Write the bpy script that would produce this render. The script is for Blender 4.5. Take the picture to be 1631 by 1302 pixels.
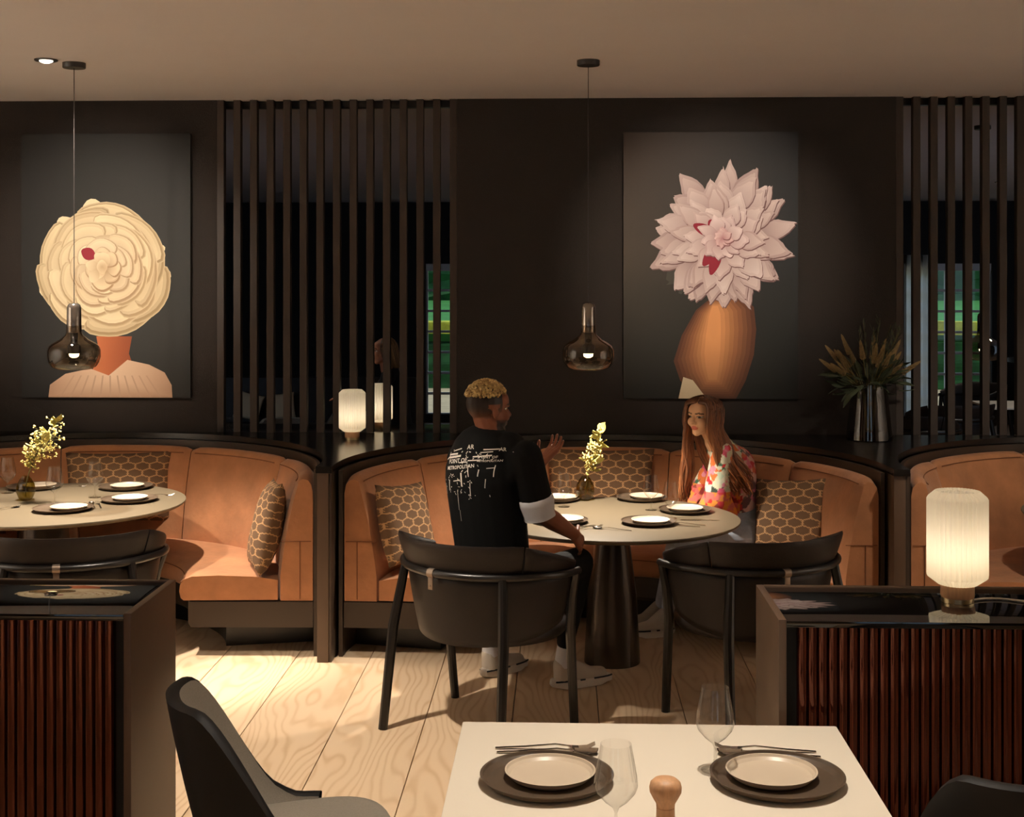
import bpy, bmesh, math, random
from mathutils import Vector, Matrix, noise as mnoise
from mathutils.bvhtree import BVHTree
PI = math.pi
S = bpy.context.scene
for o in list(bpy.data.objects): bpy.data.objects.remove(o)
COL = S.collection
V = Vector
random.seed(7)

# ---------------------------------------------------------------- camera
F, CX, HY, CAMH = 2130.0, 815.5, 454.0, 1.96          # focal length in px of the 1631 px frame, principal point, eye height
YAW = math.atan(80.5 / F)
cam = bpy.data.cameras.new('camera'); cam_o = bpy.data.objects.new('camera', cam); COL.objects.link(cam_o)
cam.sensor_width = 36; cam.lens = 36 * F / 1631; cam.shift_y = -(651 - HY) / 1631; cam.clip_end = 200; cam.clip_start = .05
cam_o.location = (0, 0, CAMH); cam_o.rotation_euler = (PI / 2, 0, YAW)
S.camera = cam_o
S.view_settings.view_transform = 'Standard'; S.view_settings.look = 'None'; S.view_settings.gamma = 1
S.view_settings.use_curve_mapping = False; S.view_settings.exposure = 0.0
S.cycles.sample_clamp_indirect = 4; S.cycles.caustics_reflective = False; S.cycles.caustics_refractive = False
S.cycles.max_bounces = 8; S.cycles.diffuse_bounces = 4; S.cycles.transparent_max_bounces = 16

# ---------------------------------------------------------------- world (daylight outside the windows)
W_ = bpy.data.worlds.new('daylight'); S.world = W_; W_.use_nodes = True
W_.node_tree.nodes['Background'].inputs[0].default_value = (.62, .78, 1, 1)
W_.node_tree.nodes['Background'].inputs[1].default_value = 1.0

sun = bpy.data.lights.new('sun', 'SUN'); sun.energy = 2.2; sun.angle = .01; sun.color = (1, .95, .86)
sun_o = bpy.data.objects.new('sun', sun); COL.objects.link(sun_o); sun_o.rotation_euler = V((.75, .12, -1)).to_track_quat('-Z', 'Y').to_euler()
WARM = (1, .88, .74)
CEIL = 3.14
def G(x, y, z):                                        # pixel -> point on the horizontal plane z
    return D(x, y, (CAMH - z) * F / (y - HY))
def D(x, y, d):                                        # pixel -> point at distance d along the view axis
    u = (x - CX) / F * d
    return V((u * math.cos(YAW) - d * math.sin(YAW), u * math.sin(YAW) + d * math.cos(YAW), CAMH - (y - HY) / F * d))

# ---------------------------------------------------------------- helpers
def lin(c):
    return tuple((v / 255 / 12.92 if v / 255 <= .04045 else ((v / 255 + .055) / 1.055) ** 2.4) for v in c[:3])
def tag(o, label=None, cat=None, group=None, kind=None):
    if label: o['label'] = label
    if cat: o['category'] = cat
    if group: o['group'] = group
    if kind: o['kind'] = kind
    return o
def thing(name, label, cat, loc=(0, 0, 0), rz=0, group=None):
    o = bpy.data.objects.new(name, None); COL.objects.link(o); o.empty_display_size = .05
    o.location = loc; o.rotation_euler = (0, 0, rz)
    return tag(o, label, cat, group)
def copy_tree(o, parent=None):
    c = o.copy(); COL.objects.link(c)
    if parent: c.parent = parent
    for ch in list(o.children): copy_tree(ch, c)
    return c

class MB:
    def __init__(s): s.v = []; s.f = []; s.uv = {}; s.col = []
    def add(s, vs, fs):
        n = len(s.v); s.v += [tuple(p) for p in vs]; s.f += [tuple(i + n for i in f) for f in fs]; return s
    def box(s, x0, x1, y0, y1, z0, z1, b=0):
        if b <= 0:
            vs = [(x, y, z) for z in (z0, z1) for y in (y0, y1) for x in (x0, x1)]
            return s.add(vs, [(0, 2, 3, 1), (4, 5, 7, 6), (0, 1, 5, 4), (2, 6, 7, 3), (0, 4, 6, 2), (1, 3, 7, 5)])
        m = bmesh.new(); bmesh.ops.create_cube(m, size=1)
        for q in m.verts: q.co = V((x0 + (q.co.x + .5) * (x1 - x0), y0 + (q.co.y + .5) * (y1 - y0), z0 + (q.co.z + .5) * (z1 - z0)))
        bmesh.ops.bevel(m, geom=m.edges[:], offset=b, segments=2, affect='EDGES', profile=.6)
        return s.bm(m)
    def bm(s, m):
        m.verts.index_update(); s.add([q.co for q in m.verts], [[q.index for q in f.verts] for f in m.faces]); m.free(); return s
    def lathe(s, prof, n=32, c=(0, 0, 0), close=True, rfun=None):
        k = len(prof); vs = []
        for i in range(n):
            a = 2 * PI * i / n; w = rfun(i) if rfun else 1
            for r, z in prof: vs.append((c[0] + r * w * math.cos(a), c[1] + r * w * math.sin(a), c[2] + z))
        fs = []
        for i in range(n):
            j = (i + 1) % n
            for q in range(k - 1): fs.append((i * k + q, j * k + q, j * k + q + 1, i * k + q + 1))
        if close:
            if prof[0][0] > 1e-5: fs.append(tuple(i * k for i in range(n))[::-1])
            if prof[-1][0] > 1e-5: fs.append(tuple(i * k + k - 1 for i in range(n)))
        return s.add(vs, fs)
    def tube(s, pts, r, n=8, closed=False, flat=None):
        pts = [V(p) for p in pts]; k = len(pts); rs = r if isinstance(r, (list, tuple)) else [r] * k
        vs = []; up = None
        for i, p in enumerate(pts):
            a = pts[(i - 1) % k] if (closed or i > 0) else p; b = pts[(i + 1) % k] if (closed or i < k - 1) else p
            t = (b - a).normalized() if (b - a).length > 1e-9 else V((0, 0, 1))
            if up is None: up = V((0, 0, 1)) if abs(t.z) < .9 else V((1, 0, 0))
            sx = t.cross(up).normalized(); up2 = sx.cross(t).normalized(); up = up2
            for q in range(n):
                an = 2 * PI * q / n
                vs.append(p + sx * math.cos(an) * rs[i] * (flat or 1) + up2 * math.sin(an) * rs[i])
        fs = []
        for i in range(k if closed else k - 1):
            j = (i + 1) % k
            for q in range(n): fs.append((i * n + q, i * n + (q + 1) % n, j * n + (q + 1) % n, j * n + q))
        if not closed: fs += [tuple(range(n))[::-1], tuple((k - 1) * n + q for q in range(n))]
        return s.add(vs, fs)
    def prism(s, poly, z0, z1):
        n = len(poly); vs = [(x, y, z0) for x, y in poly] + [(x, y, z1) for x, y in poly]
        return s.add(vs, [tuple(range(n))[::-1], tuple(range(n, 2 * n))] + [(i, (i + 1) % n, n + (i + 1) % n, n + i) for i in range(n)])
    def grid(s, fn, nu, nv, cu=False):
        vs = [fn(i / (nu if cu else nu - 1), j / (nv - 1)) for i in range(nu) for j in range(nv)]
        fs = []
        for i in range(nu if cu else nu - 1):
            i2 = (i + 1) % nu
            for j in range(nv - 1): fs.append((i * nv + j, i2 * nv + j, i2 * nv + j + 1, i * nv + j + 1))
        return s.add(vs, fs)
    def arcsweep(s, prof, ths, c):                     # closed (r, z) profile swept round a vertical axis, prof(k) may vary
        P0 = [prof(k) for k in range(len(ths))]; n = len(P0[0]); vs = []
        for th, pr in zip(ths, P0):
            for r, z in pr: vs.append((c[0] + r * math.cos(th), c[1] + r * math.sin(th), z))
        fs = []
        for i in range(len(ths) - 1):
            for q in range(n): fs.append((i * n + q, i * n + (q + 1) % n, (i + 1) * n + (q + 1) % n, (i + 1) * n + q))
        fs += [tuple(range(n)), tuple((len(ths) - 1) * n + q for q in range(n))[::-1]]
        return s.add(vs, fs)
    def sphere(s, c, r, n=10, m=7, M=None):
        if not isinstance(r, (tuple, list)): r = (r, r, r)
        vs = []
        for j in range(1, m):
            for i in range(n):
                p = V((r[0] * math.sin(PI * j / m) * math.cos(2 * PI * i / n), r[1] * math.sin(PI * j / m) * math.sin(2 * PI * i / n), r[2] * math.cos(PI * j / m)))
                if M: p = M @ p
                vs.append(V(c) + p)
        t, b = V((0, 0, r[2])), V((0, 0, -r[2]))
        if M: t, b = M @ t, M @ b
        vs += [V(c) + t, V(c) + b]; T, B = len(vs) - 2, len(vs) - 1; fs = []
        for j in range(m - 2):
            for i in range(n): fs.append((j * n + i, (j + 1) * n + i, (j + 1) * n + (i + 1) % n, j * n + (i + 1) % n))
        for i in range(n): fs += [(T, i, (i + 1) % n), (B, (m - 2) * n + (i + 1) % n, (m - 2) * n + i)]
        return s.add(vs, fs)
    def caps(s, a, ra, b, rb, n=14, flat=None):        # tapered capsule, optionally flattened along a direction
        a, b = V(a), V(b); ax = b - a; L = max(ax.length, 1e-6); t = ax / L
        u = t.orthogonal().normalized(); w = t.cross(u); vs = []; rows = []
        for k in range(6):
            an = -PI / 2 + PI / 2 * k / 5; rows.append((a + t * math.sin(an) * ra, math.cos(an) * ra))
        for k in range(6):
            an = PI / 2 * k / 5; rows.append((b + t * math.sin(an) * rb, math.cos(an) * rb))
        for p, r in rows:
            for q in range(n): vs.append(p + (u * math.cos(2 * PI * q / n) + w * math.sin(2 * PI * q / n)) * max(r, 1e-4))
        if flat:
            fd = V(flat[0]).normalized()
            for i, p in enumerate(vs):
                base = a + t * (p - a).dot(t); off = p - base; vs[i] = base + off - fd * off.dot(fd) * (1 - flat[1])
        fs = [(i * n + q, i * n + (q + 1) % n, (i + 1) * n + (q + 1) % n, (i + 1) * n + q) for i in range(len(rows) - 1) for q in range(n)]
        fs += [tuple(range(n))[::-1], tuple((len(rows) - 1) * n + q for q in range(n))]
        return s.add(vs, fs)
    def xf(s, M):
        s.v = [tuple(M @ V(p)) for p in s.v]; return s
    def mesh(s, name, smooth=35):
        me = bpy.data.meshes.new(name); me.from_pydata(s.v, [], s.f)
        m = bmesh.new(); m.from_mesh(me); bmesh.ops.recalc_face_normals(m, faces=m.faces[:])
        if smooth:
            for f in m.faces: f.smooth = True
            if smooth < 180:
                for e in m.edges:
                    if len(e.link_faces) == 2 and e.calc_face_angle(0) > math.radians(smooth): e.smooth = False
        m.to_mesh(me); m.free(); me.update(); return me
    def build(s, name, mat, parent=None, smooth=35, **k):
        return link(name, s.mesh(name, smooth), mat, parent, **k)
def link(name, me, mat, parent=None, loc=None, rot=None, kind=None):
    if mat:
        me.materials.clear(); me.materials.append(M[mat] if isinstance(mat, str) else mat)
    o = bpy.data.objects.new(name, me); COL.objects.link(o)
    if parent:
        o.parent = parent
        if parent.name.startswith('person'): o.matrix_parent_inverse = Matrix.Translation(-V(parent.location))
    if loc is not None: o.location = loc
    if rot is not None: o.rotation_euler = rot
    if kind: o['kind'] = kind
    return o
def setcol(me, cols):                                  # per-vertex colours, linear
    at = me.color_attributes.new('Col', 'FLOAT_COLOR', 'POINT')
    for i, c in enumerate(cols): at.data[i].color = (c[0], c[1], c[2], 1)

# ---------------------------------------------------------------- materials
M = {}
def N(nt, t, **k):
    n = nt.nodes.new(t)
    for a, v in k.items():
        if a.startswith('i_'): n.inputs[a[2:].replace('_', ' ')].default_value = v
        else: setattr(n, a, v)
    return n
def mat(name, col, rough=.5, metal=0, spec=.5, var=.0, vscale=8, bump=0, bscale=120, coat=0, sheen=0, attr=False, stretch=(1, 1, 1), emit=None):
    m = bpy.data.materials.new(name); m.use_nodes = True; nt = m.node_tree; b = nt.nodes['Principled BSDF']; L = nt.links.new
    c = lin(col); b.inputs['Base Color'].default_value = (*c, 1); b.inputs['Roughness'].default_value = rough
    b.inputs['Metallic'].default_value = metal; b.inputs['Specular IOR Level'].default_value = spec
    b.inputs['Coat Weight'].default_value = coat; b.inputs['Coat Roughness'].default_value = .05
    if sheen: b.inputs['Sheen Weight'].default_value = sheen; b.inputs['Sheen Roughness'].default_value = .4
    tc = N(nt, 'ShaderNodeTexCoord'); mp = N(nt, 'ShaderNodeMapping'); mp.inputs['Scale'].default_value = stretch
    L(tc.outputs['Object'], mp.inputs[0])
    if attr:
        a = N(nt, 'ShaderNodeAttribute', attribute_name='Col'); L(a.outputs['Color'], b.inputs['Base Color'])
    elif var:
        nz = N(nt, 'ShaderNodeTexNoise', i_Scale=vscale, i_Detail=5, i_Roughness=.6); L(mp.outputs[0], nz.inputs['Vector'])
        r = N(nt, 'ShaderNodeValToRGB'); r.color_ramp.elements[0].position = .3; r.color_ramp.elements[1].position = .7
        r.color_ramp.elements[0].color = (*[x * (1 - var) for x in c], 1); r.color_ramp.elements[1].color = (*[min(1, x * (1 + var)) for x in c], 1)
        L(nz.outputs['Fac'], r.inputs[0]); L(r.outputs[0], b.inputs['Base Color'])
    if bump:
        nb = N(nt, 'ShaderNodeTexNoise', i_Scale=bscale, i_Detail=3); L(mp.outputs[0], nb.inputs['Vector'])
        bp = N(nt, 'ShaderNodeBump', i_Strength=bump, i_Distance=.004); L(nb.outputs['Fac'], bp.inputs['Height']); L(bp.outputs[0], b.inputs['Normal'])
    if emit:
        b.inputs['Emission Color'].default_value = (*emit[0], 1); b.inputs['Emission Strength'].default_value = emit[1]
    M[name] = m; return m
def thin_glass(name, tint, refl=.12, rough=.02):
    m = bpy.data.materials.new(name); m.use_nodes = True; nt = m.node_tree; L = nt.links.new
    nt.nodes.remove(nt.nodes['Principled BSDF']); out = nt.nodes['Material Output']
    t = N(nt, 'ShaderNodeBsdfTransparent'); t.inputs[0].default_value = (*tint, 1)
    g = N(nt, 'ShaderNodeBsdfGlossy'); g.inputs['Roughness'].default_value = rough
    lw = N(nt, 'ShaderNodeLayerWeight', i_Blend=.35); mr = N(nt, 'ShaderNodeMapRange'); mr.inputs['To Min'].default_value = refl * .4; mr.inputs['To Max'].default_value = min(1, refl * 6)
    pw = N(nt, 'ShaderNodeMath', operation='POWER'); pw.inputs[1].default_value = 2.2
    L(lw.outputs['Facing'], pw.inputs[0]); L(pw.outputs[0], mr.inputs['Value'])
    mx = N(nt, 'ShaderNodeMixShader'); L(mr.outputs[0], mx.inputs[0]); L(t.outputs[0], mx.inputs[1]); L(g.outputs[0], mx.inputs[2]); L(mx.outputs[0], out.inputs[0])
    M[name] = m; return m

mat('wall_fabric', (33, 25, 20), .85, var=.15, vscale=3, bump=.5, bscale=260)
mat('ceiling_paint', (243, 242, 246), .8, var=.03, vscale=.7)
mat('room_paint', (120, 100, 82), .8); mat('side_plaster', (222, 216, 208), .85)
mat('slat_wood', (45, 33, 24), .6, var=.12, vscale=6, stretch=(6, 6, .4))
mat('bronze', (82, 63, 48), .42, spec=.45, var=.06, vscale=5)
mat('dark_bronze', (54, 42, 32), .45, spec=.4)
mat('counter_stone', (22, 20, 19), .22, spec=.5, var=.5, vscale=14)
mat('suede', (168, 113, 74), .85, var=.17, vscale=6, bump=.45, bscale=38, sheen=.25)
mat('suede_seam', (120, 74, 44), .9)
mat('leather', (25, 16, 12), .5, spec=.4, var=.1, vscale=14, bump=.15, bscale=220)
mat('black_metal', (20, 17, 15), .32, spec=.5)
mat('clip_metal', (150, 132, 116), .35, metal=.7)
mat('table_taupe', (108, 96, 77), .42, spec=.4)
mat('table_dark', (58, 48, 40), .25, metal=.55)
mat('white_top', (232, 222, 204), .5, spec=.35)
mat('charger', (84, 70, 56), .4, var=.1, vscale=20)
mat('plate_cream', (206, 190, 168), .35)
mat('plate_rim', (150, 132, 118), .4)
mat('steel', (214, 206, 194), .20, metal=1)
mat('pale_wood', (206, 158, 116), .5, var=.15, vscale=14, stretch=(8, 8, 1))
mat('lamp_metal', (190, 170, 130), .3, metal=1)
mat('grey_fabric', (150, 142, 130), .9, bump=.5, bscale=500, var=.08, vscale=200)
mat('shell_dark', (17, 15, 14), .6, spec=.3)
mat('black_glass', (6, 5, 5), .03, spec=.6)
mat('cable', (28, 24, 22), .5)
mat('cable_white', (200, 190, 178), .5)
mat('canopy', (34, 30, 27), .45)
mat('painting', (255, 255, 255), .62, spec=.3, attr=True, bump=.1, bscale=300)
mat('canvas_edge', (30, 27, 25), .8)
mat('skin_vc', (255, 255, 255), .5, attr=True, spec=.35)
mat('vc_cloth', (255, 255, 255), .85, attr=True)
mat('shirt', (9, 9, 9), .9, spec=.2)
mat('white_cotton', (222, 220, 222), .85)
mat('trousers', (10, 10, 10), .9, spec=.2)
mat('shoe_knit', (196, 184, 168), .9, bump=.3, bscale=300)
mat('shoe_sole', (222, 212, 200), .7)
mat('shoe_black', (16, 16, 16), .6)
mat('print_white', (226, 220, 208), .8)
mat('denim', (172, 180, 192), .9, var=.22, vscale=16, bump=.3, bscale=400)
mat('dark_cloth', (20, 18, 20), .9)
mat('hair_vc', (255, 255, 255), .42, attr=True, spec=.5)
mat('petal_yellow', (240, 218, 128), .6, var=.1)
mat('leaf_yellow', (190, 180, 96), .5, spec=.4)
mat('leaf_green', (58, 66, 44), .55, var=.3, vscale=40)
mat('spike_tan', (150, 126, 82), .7, var=.3, vscale=60)
mat('stem', (112, 104, 58), .7)
mat('window_white', (230, 230, 230), .5)
mat('lawn', (52, 120, 50), .9, var=.3, vscale=2)
mat('hedge', (22, 70, 26), .9, var=.5, vscale=3)
mat('gold_shrub', (170, 170, 50), .9, var=.4, vscale=6)
mat('paving', (168, 150, 120), .9, var=.2, vscale=3)
mat('curtain', (230, 228, 225), .9)
mat('lens', (255, 255, 255), .5, emit=((1, .86, .66), 9))
mat('bulb', (255, 255, 255), .5, emit=((1, .78, .48), 12))
mat('cushion_cream', (190, 176, 150), .9)
thin_glass('clear_glass', (.975, .97, .955), .19, .05)
thin_glass('smoke_glass', (.66, .57, .46), .17)
thin_glass('olive_glass', (.50, .42, .13), .14)
thin_glass('vase_glass', (.46, .42, .39), .24)
thin_glass('pane_glass', (.93, .96, .95), .06)

def wood_floor():
    m = bpy.data.materials.new('plank_wood'); m.use_nodes = True; nt = m.node_tree; b = nt.nodes['Principled BSDF']; L = nt.links.new
    tc = N(nt, 'ShaderNodeTexCoord'); oi = N(nt, 'ShaderNodeObjectInfo')
    off = N(nt, 'ShaderNodeVectorMath', operation='SCALE'); off.inputs['Scale'].default_value = 37
    cb = N(nt, 'ShaderNodeCombineXYZ')
    for k in range(3): L(oi.outputs['Random'], cb.inputs[k])
    L(cb.outputs[0], off.inputs[0]); ad = N(nt, 'ShaderNodeVectorMath', operation='ADD'); L(tc.outputs['Object'], ad.inputs[0]); L(off.outputs[0], ad.inputs[1])
    mp = N(nt, 'ShaderNodeMapping'); mp.inputs['Scale'].default_value = (1.5, .38, 1); L(ad.outputs[0], mp.inputs[0])
    n1 = N(nt, 'ShaderNodeTexNoise', i_Scale=2.0, i_Detail=2.5, i_Roughness=.45); L(mp.outputs[0], n1.inputs['Vector'])
    sx = N(nt, 'ShaderNodeSeparateXYZ'); L(tc.outputs['Object'], sx.inputs[0])
    ab = N(nt, 'ShaderNodeMath', operation='MULTIPLY'); ab.inputs[1].default_value = 1.2; L(sx.outputs['X'], ab.inputs[0])
    a1 = N(nt, 'ShaderNodeMath', operation='ADD'); L(n1.outputs['Fac'], a1.inputs[0]); L(ab.outputs[0], a1.inputs[1])
    ml = N(nt, 'ShaderNodeMath', operation='MULTIPLY'); ml.inputs[1].default_value = 95; L(a1.outputs[0], ml.inputs[0])
    sn = N(nt, 'ShaderNodeMath', operation='SINE'); L(ml.outputs[0], sn.inputs[0])
    mr = N(nt, 'ShaderNodeMapRange'); mr.inputs['From Min'].default_value = -1; L(sn.outputs[0], mr.inputs['Value'])
    pw = N(nt, 'ShaderNodeMath', operation='POWER'); pw.inputs[1].default_value = 3; L(mr.outputs[0], pw.inputs[0])
    n2 = N(nt, 'ShaderNodeTexNoise', i_Scale=3, i_Detail=4); L(ad.outputs[0], n2.inputs['Vector'])
    m2 = N(nt, 'ShaderNodeMath', operation='MULTIPLY'); L(pw.outputs[0], m2.inputs[0]); L(n2.outputs['Fac'], m2.inputs[1])
    r = N(nt, 'ShaderNodeValToRGB'); e = r.color_ramp.elements
    e[0].color = (*lin((230, 202, 168)), 1); e[1].color = (*lin((208, 172, 132)), 1); e[1].position = .75
    L(m2.outputs[0], r.inputs[0])
    hs = N(nt, 'ShaderNodeHueSaturation'); mv = N(nt, 'ShaderNodeMapRange'); mv.inputs['To Min'].default_value = .9; mv.inputs['To Max'].default_value = 1.06
    L(oi.outputs['Random'], mv.inputs['Value']); L(mv.outputs[0], hs.inputs['Value']); L(r.outputs[0], hs.inputs['Color']); L(hs.outputs[0], b.inputs['Base Color'])
    b.inputs['Roughness'].default_value = .48; b.inputs['Specular IOR Level'].default_value = .35
    M['plank_wood'] = m
wood_floor()

def cushion_pattern():                                 # staggered dark blocks outlined in tan, hatched rows between
    m = bpy.data.materials.new('cushion_weave'); m.use_nodes = True; nt = m.node_tree; b = nt.nodes['Principled BSDF']; L = nt.links.new
    def vm(op, a_, b_=None):
        n_ = N(nt, 'ShaderNodeVectorMath', operation=op)
        for k_, q_ in enumerate((a_, b_)):
            if q_ is None: continue
            if isinstance(q_, tuple): n_.inputs[k_].default_value = q_
            else: L(q_, n_.inputs[k_])
        return n_
    def mt(op, a_, b_=None):
        n_ = N(nt, 'ShaderNodeMath', operation=op)
        for k_, q_ in enumerate((a_, b_)):
            if q_ is None: continue
            if isinstance(q_, (int, float)): n_.inputs[k_].default_value = q_
            else: L(q_, n_.inputs[k_])
        return n_.outputs[0]
    uv = N(nt, 'ShaderNodeUVMap'); nz = N(nt, 'ShaderNodeTexNoise', i_Scale=14); L(uv.outputs[0], nz.inputs['Vector'])
    mx = N(nt, 'ShaderNodeMix', data_type='VECTOR'); mx.inputs[0].default_value = .006; L(uv.outputs[0], mx.inputs[4]); L(nz.outputs['Color'], mx.inputs[5])
    p_ = vm('MULTIPLY', mx.outputs[1], (11.8, 21.0, 0)).outputs[0]; p_ = vm('ADD', p_, (40, 40 * 1.732, 0)).outputs[0]
    R1 = (1, 1.732, 1); H1 = (.5, .866, 0)
    ga = vm('SUBTRACT', vm('MODULO', p_, R1).outputs[0], H1).outputs[0]
    gb = vm('SUBTRACT', vm('MODULO', vm('ADD', p_, H1).outputs[0], R1).outputs[0], H1).outputs[0]
    sel = mt('LESS_THAN', vm('LENGTH', gb).outputs['Value'], vm('LENGTH', ga).outputs['Value'])
    gm = N(nt, 'ShaderNodeMix', data_type='VECTOR'); L(sel, gm.inputs[0]); L(ga, gm.inputs[4]); L(gb, gm.inputs[5])
    g_ = vm('ABSOLUTE', gm.outputs[1]).outputs[0]
    sp = N(nt, 'ShaderNodeSeparateXYZ'); L(g_, sp.inputs[0])
    hx = mt('MAXIMUM', sp.outputs['X'], vm('DOT_PRODUCT', g_, (.5, .866, 0)).outputs['Value'])
    edge = mt('GREATER_THAN', hx, .462); band = mt('GREATER_THAN', hx, .395)
    wv = mt('GREATER_THAN', mt('SINE', mt('MULTIPLY', vm('DOT_PRODUCT', p_, (1, .55, 0)).outputs['Value'], 40)), .2)
    fac = mt('MAXIMUM', edge, mt('MULTIPLY', mt('MULTIPLY', band, wv), .6))
    m3 = N(nt, 'ShaderNodeMix', data_type='RGBA'); L(fac, m3.inputs[0]); m3.inputs[6].default_value = (*lin((98, 72, 48)), 1); m3.inputs[7].default_value = (*lin((182, 140, 96)), 1)
    L(m3.outputs[2], b.inputs['Base Color']); b.inputs['Roughness'].default_value = .9
    M['cushion_weave'] = m
cushion_pattern()

def reed_glass():
    m = mat('reed_glass', (40, 12, 8), .07, spec=.9); m.node_tree.nodes['Principled BSDF'].inputs['Specular Tint'].default_value = (1, .42, .28, 1)
    return m
reed_glass()

def shade_paper():
    m = bpy.data.materials.new('shade_paper'); m.use_nodes = True; nt = m.node_tree; L = nt.links.new
    nt.nodes.remove(nt.nodes['Principled BSDF']); out = nt.nodes['Material Output']
    t = N(nt, 'ShaderNodeBsdfTranslucent'); t.inputs[0].default_value = (.93, .88, .78, 1)
    d = N(nt, 'ShaderNodeBsdfDiffuse'); d.inputs[0].default_value = (.9, .87, .8, 1)
    mx = N(nt, 'ShaderNodeMixShader'); mx.inputs[0].default_value = .45; L(t.outputs[0], mx.inputs[1]); L(d.outputs[0], mx.inputs[2]); L(mx.outputs[0], out.inputs[0])
    M['shade_paper'] = m
shade_paper()

# ---------------------------------------------------------------- lamps that light the room: recessed ceiling downlights, some only added as unseen fill
def spot(name, loc, target, watts, size, blend, radius=.035, color=WARM, parent=None):
    l = bpy.data.lights.new(name, 'SPOT'); l.energy = watts; l.color = color; l.spot_size = math.radians(size); l.spot_blend = blend; l.shadow_soft_size = radius
    o = bpy.data.objects.new(name, l); COL.objects.link(o); o.location = loc
    o.rotation_euler = (V(target) - V(loc)).to_track_quat('-Z', 'Y').to_euler(); return o
DL = [  # position, aim, watts, cone, blend, label
    ((-2.70, 6.90), (-2.52, 7.05, 0), 590, 52, .4, 'small round recessed downlight beside the pendant over the booth with an empty round table'),
    ((-2.75, 5.00), (-2.91, 8.42, 2.1), 560, 33, .8, 'recessed downlight aimed at the cream flower painting'),
    ((0.90, 5.00), (0.93, 8.42, 2.15), 450, 33, .8, 'recessed downlight aimed at the pink flower painting'),
    ((-1.35, 5.15), (-1.15, 5.55, 0), 345, 62, .7, 'recessed downlight over the open floor beside the white table'),
    ((0.25, 3.30), (0.25, 3.15, .75), 200, 70, .5, 'recessed downlight straight above the white square table'),
    ((-1.30, 5.30), (-1.2, 7.2, .5), 25, 60, .6, 'recessed downlight facing the divider between the two booths'),
    ((2.60, 5.40), (2.7, 7.4, .6), 150, 60, .6, 'recessed downlight facing the divider beside the vase of dried flowers'),
    ((-0.60, -.90), (-.6, -1.0, 0), 600, 90, .6, 'added fill downlight behind the camera, bounced up to the ceiling'),  # unseen lamp added so bounce off the floor brightens the ceiling
    ((3.70, 3.60), (5.4, 4.6, 1.9), 900, 80, .8, 'added fill downlight bounced off the pale side wall beyond the lamp partition'),  # added out of view; light off this wall lifts the ceiling
    ((-3.60, 3.80), (-5.2, 4.8, 1.9), 1300, 80, .8, 'added fill downlight bounced off the pale side wall beyond the bare glass partition'),  # same added fill on the opposite wall, also out of view
]
trim_m = MB().lathe([(.040, -.004), (.058, -.004), (.060, 0), (.060, .003), (.040, .003)], 28).mesh('downlight_trim')
lens_m = MB().lathe([(.001, -.016), (.018, -.0145), (.032, -.008), (.039, .001), (.039, .0025), (.001, .0025)], 24).mesh('downlight_lens')
for (x, y), aim, w, cone, bl, lab in DL:
    t = thing('downlight', lab, 'downlight', (x, y, CEIL - .004), group='recessed ceiling downlights')
    link('trim_ring', trim_m, 'black_metal', t); link('lens', lens_m, 'lens', t)
    spot('downlight_beam', (x, y, CEIL - .04), aim, w, cone, bl, .04)

# ================================================================ THE ROOM
WY = 8.46; XL, XR, YB = -5.2, 5.4, -2.6
floor = MB().box(XL, XR, YB, WY + .12, -.2, -.024).build('floor', 'dark_bronze'); floor['kind'] = 'structure'
pl = .391; plank_m = MB().box(-pl / 2 + .002, pl / 2 - .002, 0, WY - YB, -.024, 0, .0015).mesh('plank', 0)
k0 = math.floor((XL + 1.40) / pl)
k = k0
while -1.40 + (k + 1) * pl < XR + .2:
    x = -1.40 + (k + .5) * pl
    if XL - .05 < x - pl / 2 and x + pl / 2 < XR + .05: link('plank', plank_m, 'plank_wood', floor, loc=(x, YB, 0))
    k += 1
def struct(name, mb, m): return tag(mb.build(name, m, smooth=0), kind='structure')
struct('ceiling', MB().box(XL, XR, YB, WY + .12, CEIL, CEIL + .15), 'ceiling_paint')
OL0, OL1, OR0, OR1 = -2.207, -.668, 2.086, 3.63         # openings filled by slats
CT = 1.02                                               # counter height
wb = MB()
for a, b in ((XL, OL0), (OL1, OR0), (OR1, XR)): wb.box(a, b, WY, WY + .12, 0, CEIL)
for a, b in ((OL0, OL1), (OR0, OR1)): wb.box(a, b, WY + .001, WY + .119, 0, CT - .04)
struct('wall_back', wb, 'wall_fabric')
struct('wall_left', MB().box(XL - .12, XL, YB, WY + .12, 0, CEIL), 'side_plaster')
struct('wall_right', MB().box(XR, XR + .12, YB, WY + .12, 0, CEIL), 'side_plaster')
wf = MB()                                               # wall behind the camera with two tall garden windows
for a, b, z0, z1 in ((XL, -2.6, 0, CEIL), (-1.4, .8, 0, CEIL), (2.0, XR, 0, CEIL), (-2.6, -1.4, 0, .5), (-2.6, -1.4, 2.6, CEIL), (.8, 2.0, 0, .5), (.8, 2.0, 2.6, CEIL)):
    wf.box(a, b, YB - .12, YB, z0, z1)
struct('wall_front', wf, 'room_paint')
for i, x in enumerate((-2.6, .8)):
    w = MB()
    for a in (0, .57, 1.14): w.box(x + a, x + a + .06, YB - .09, YB - .03, .5, 2.6)
    for z in (.5, 1.18, 1.86, 2.54): w.box(x, x + 1.2, YB - .085, YB - .035, z, z + .06)
    wo = struct('window_%d' % (i + 1), w, 'window_white')
    MB().box(x, x + 1.2, YB - .064, YB - .06, .5, 2.6).build('pane', 'pane_glass', wo, 0)

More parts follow.
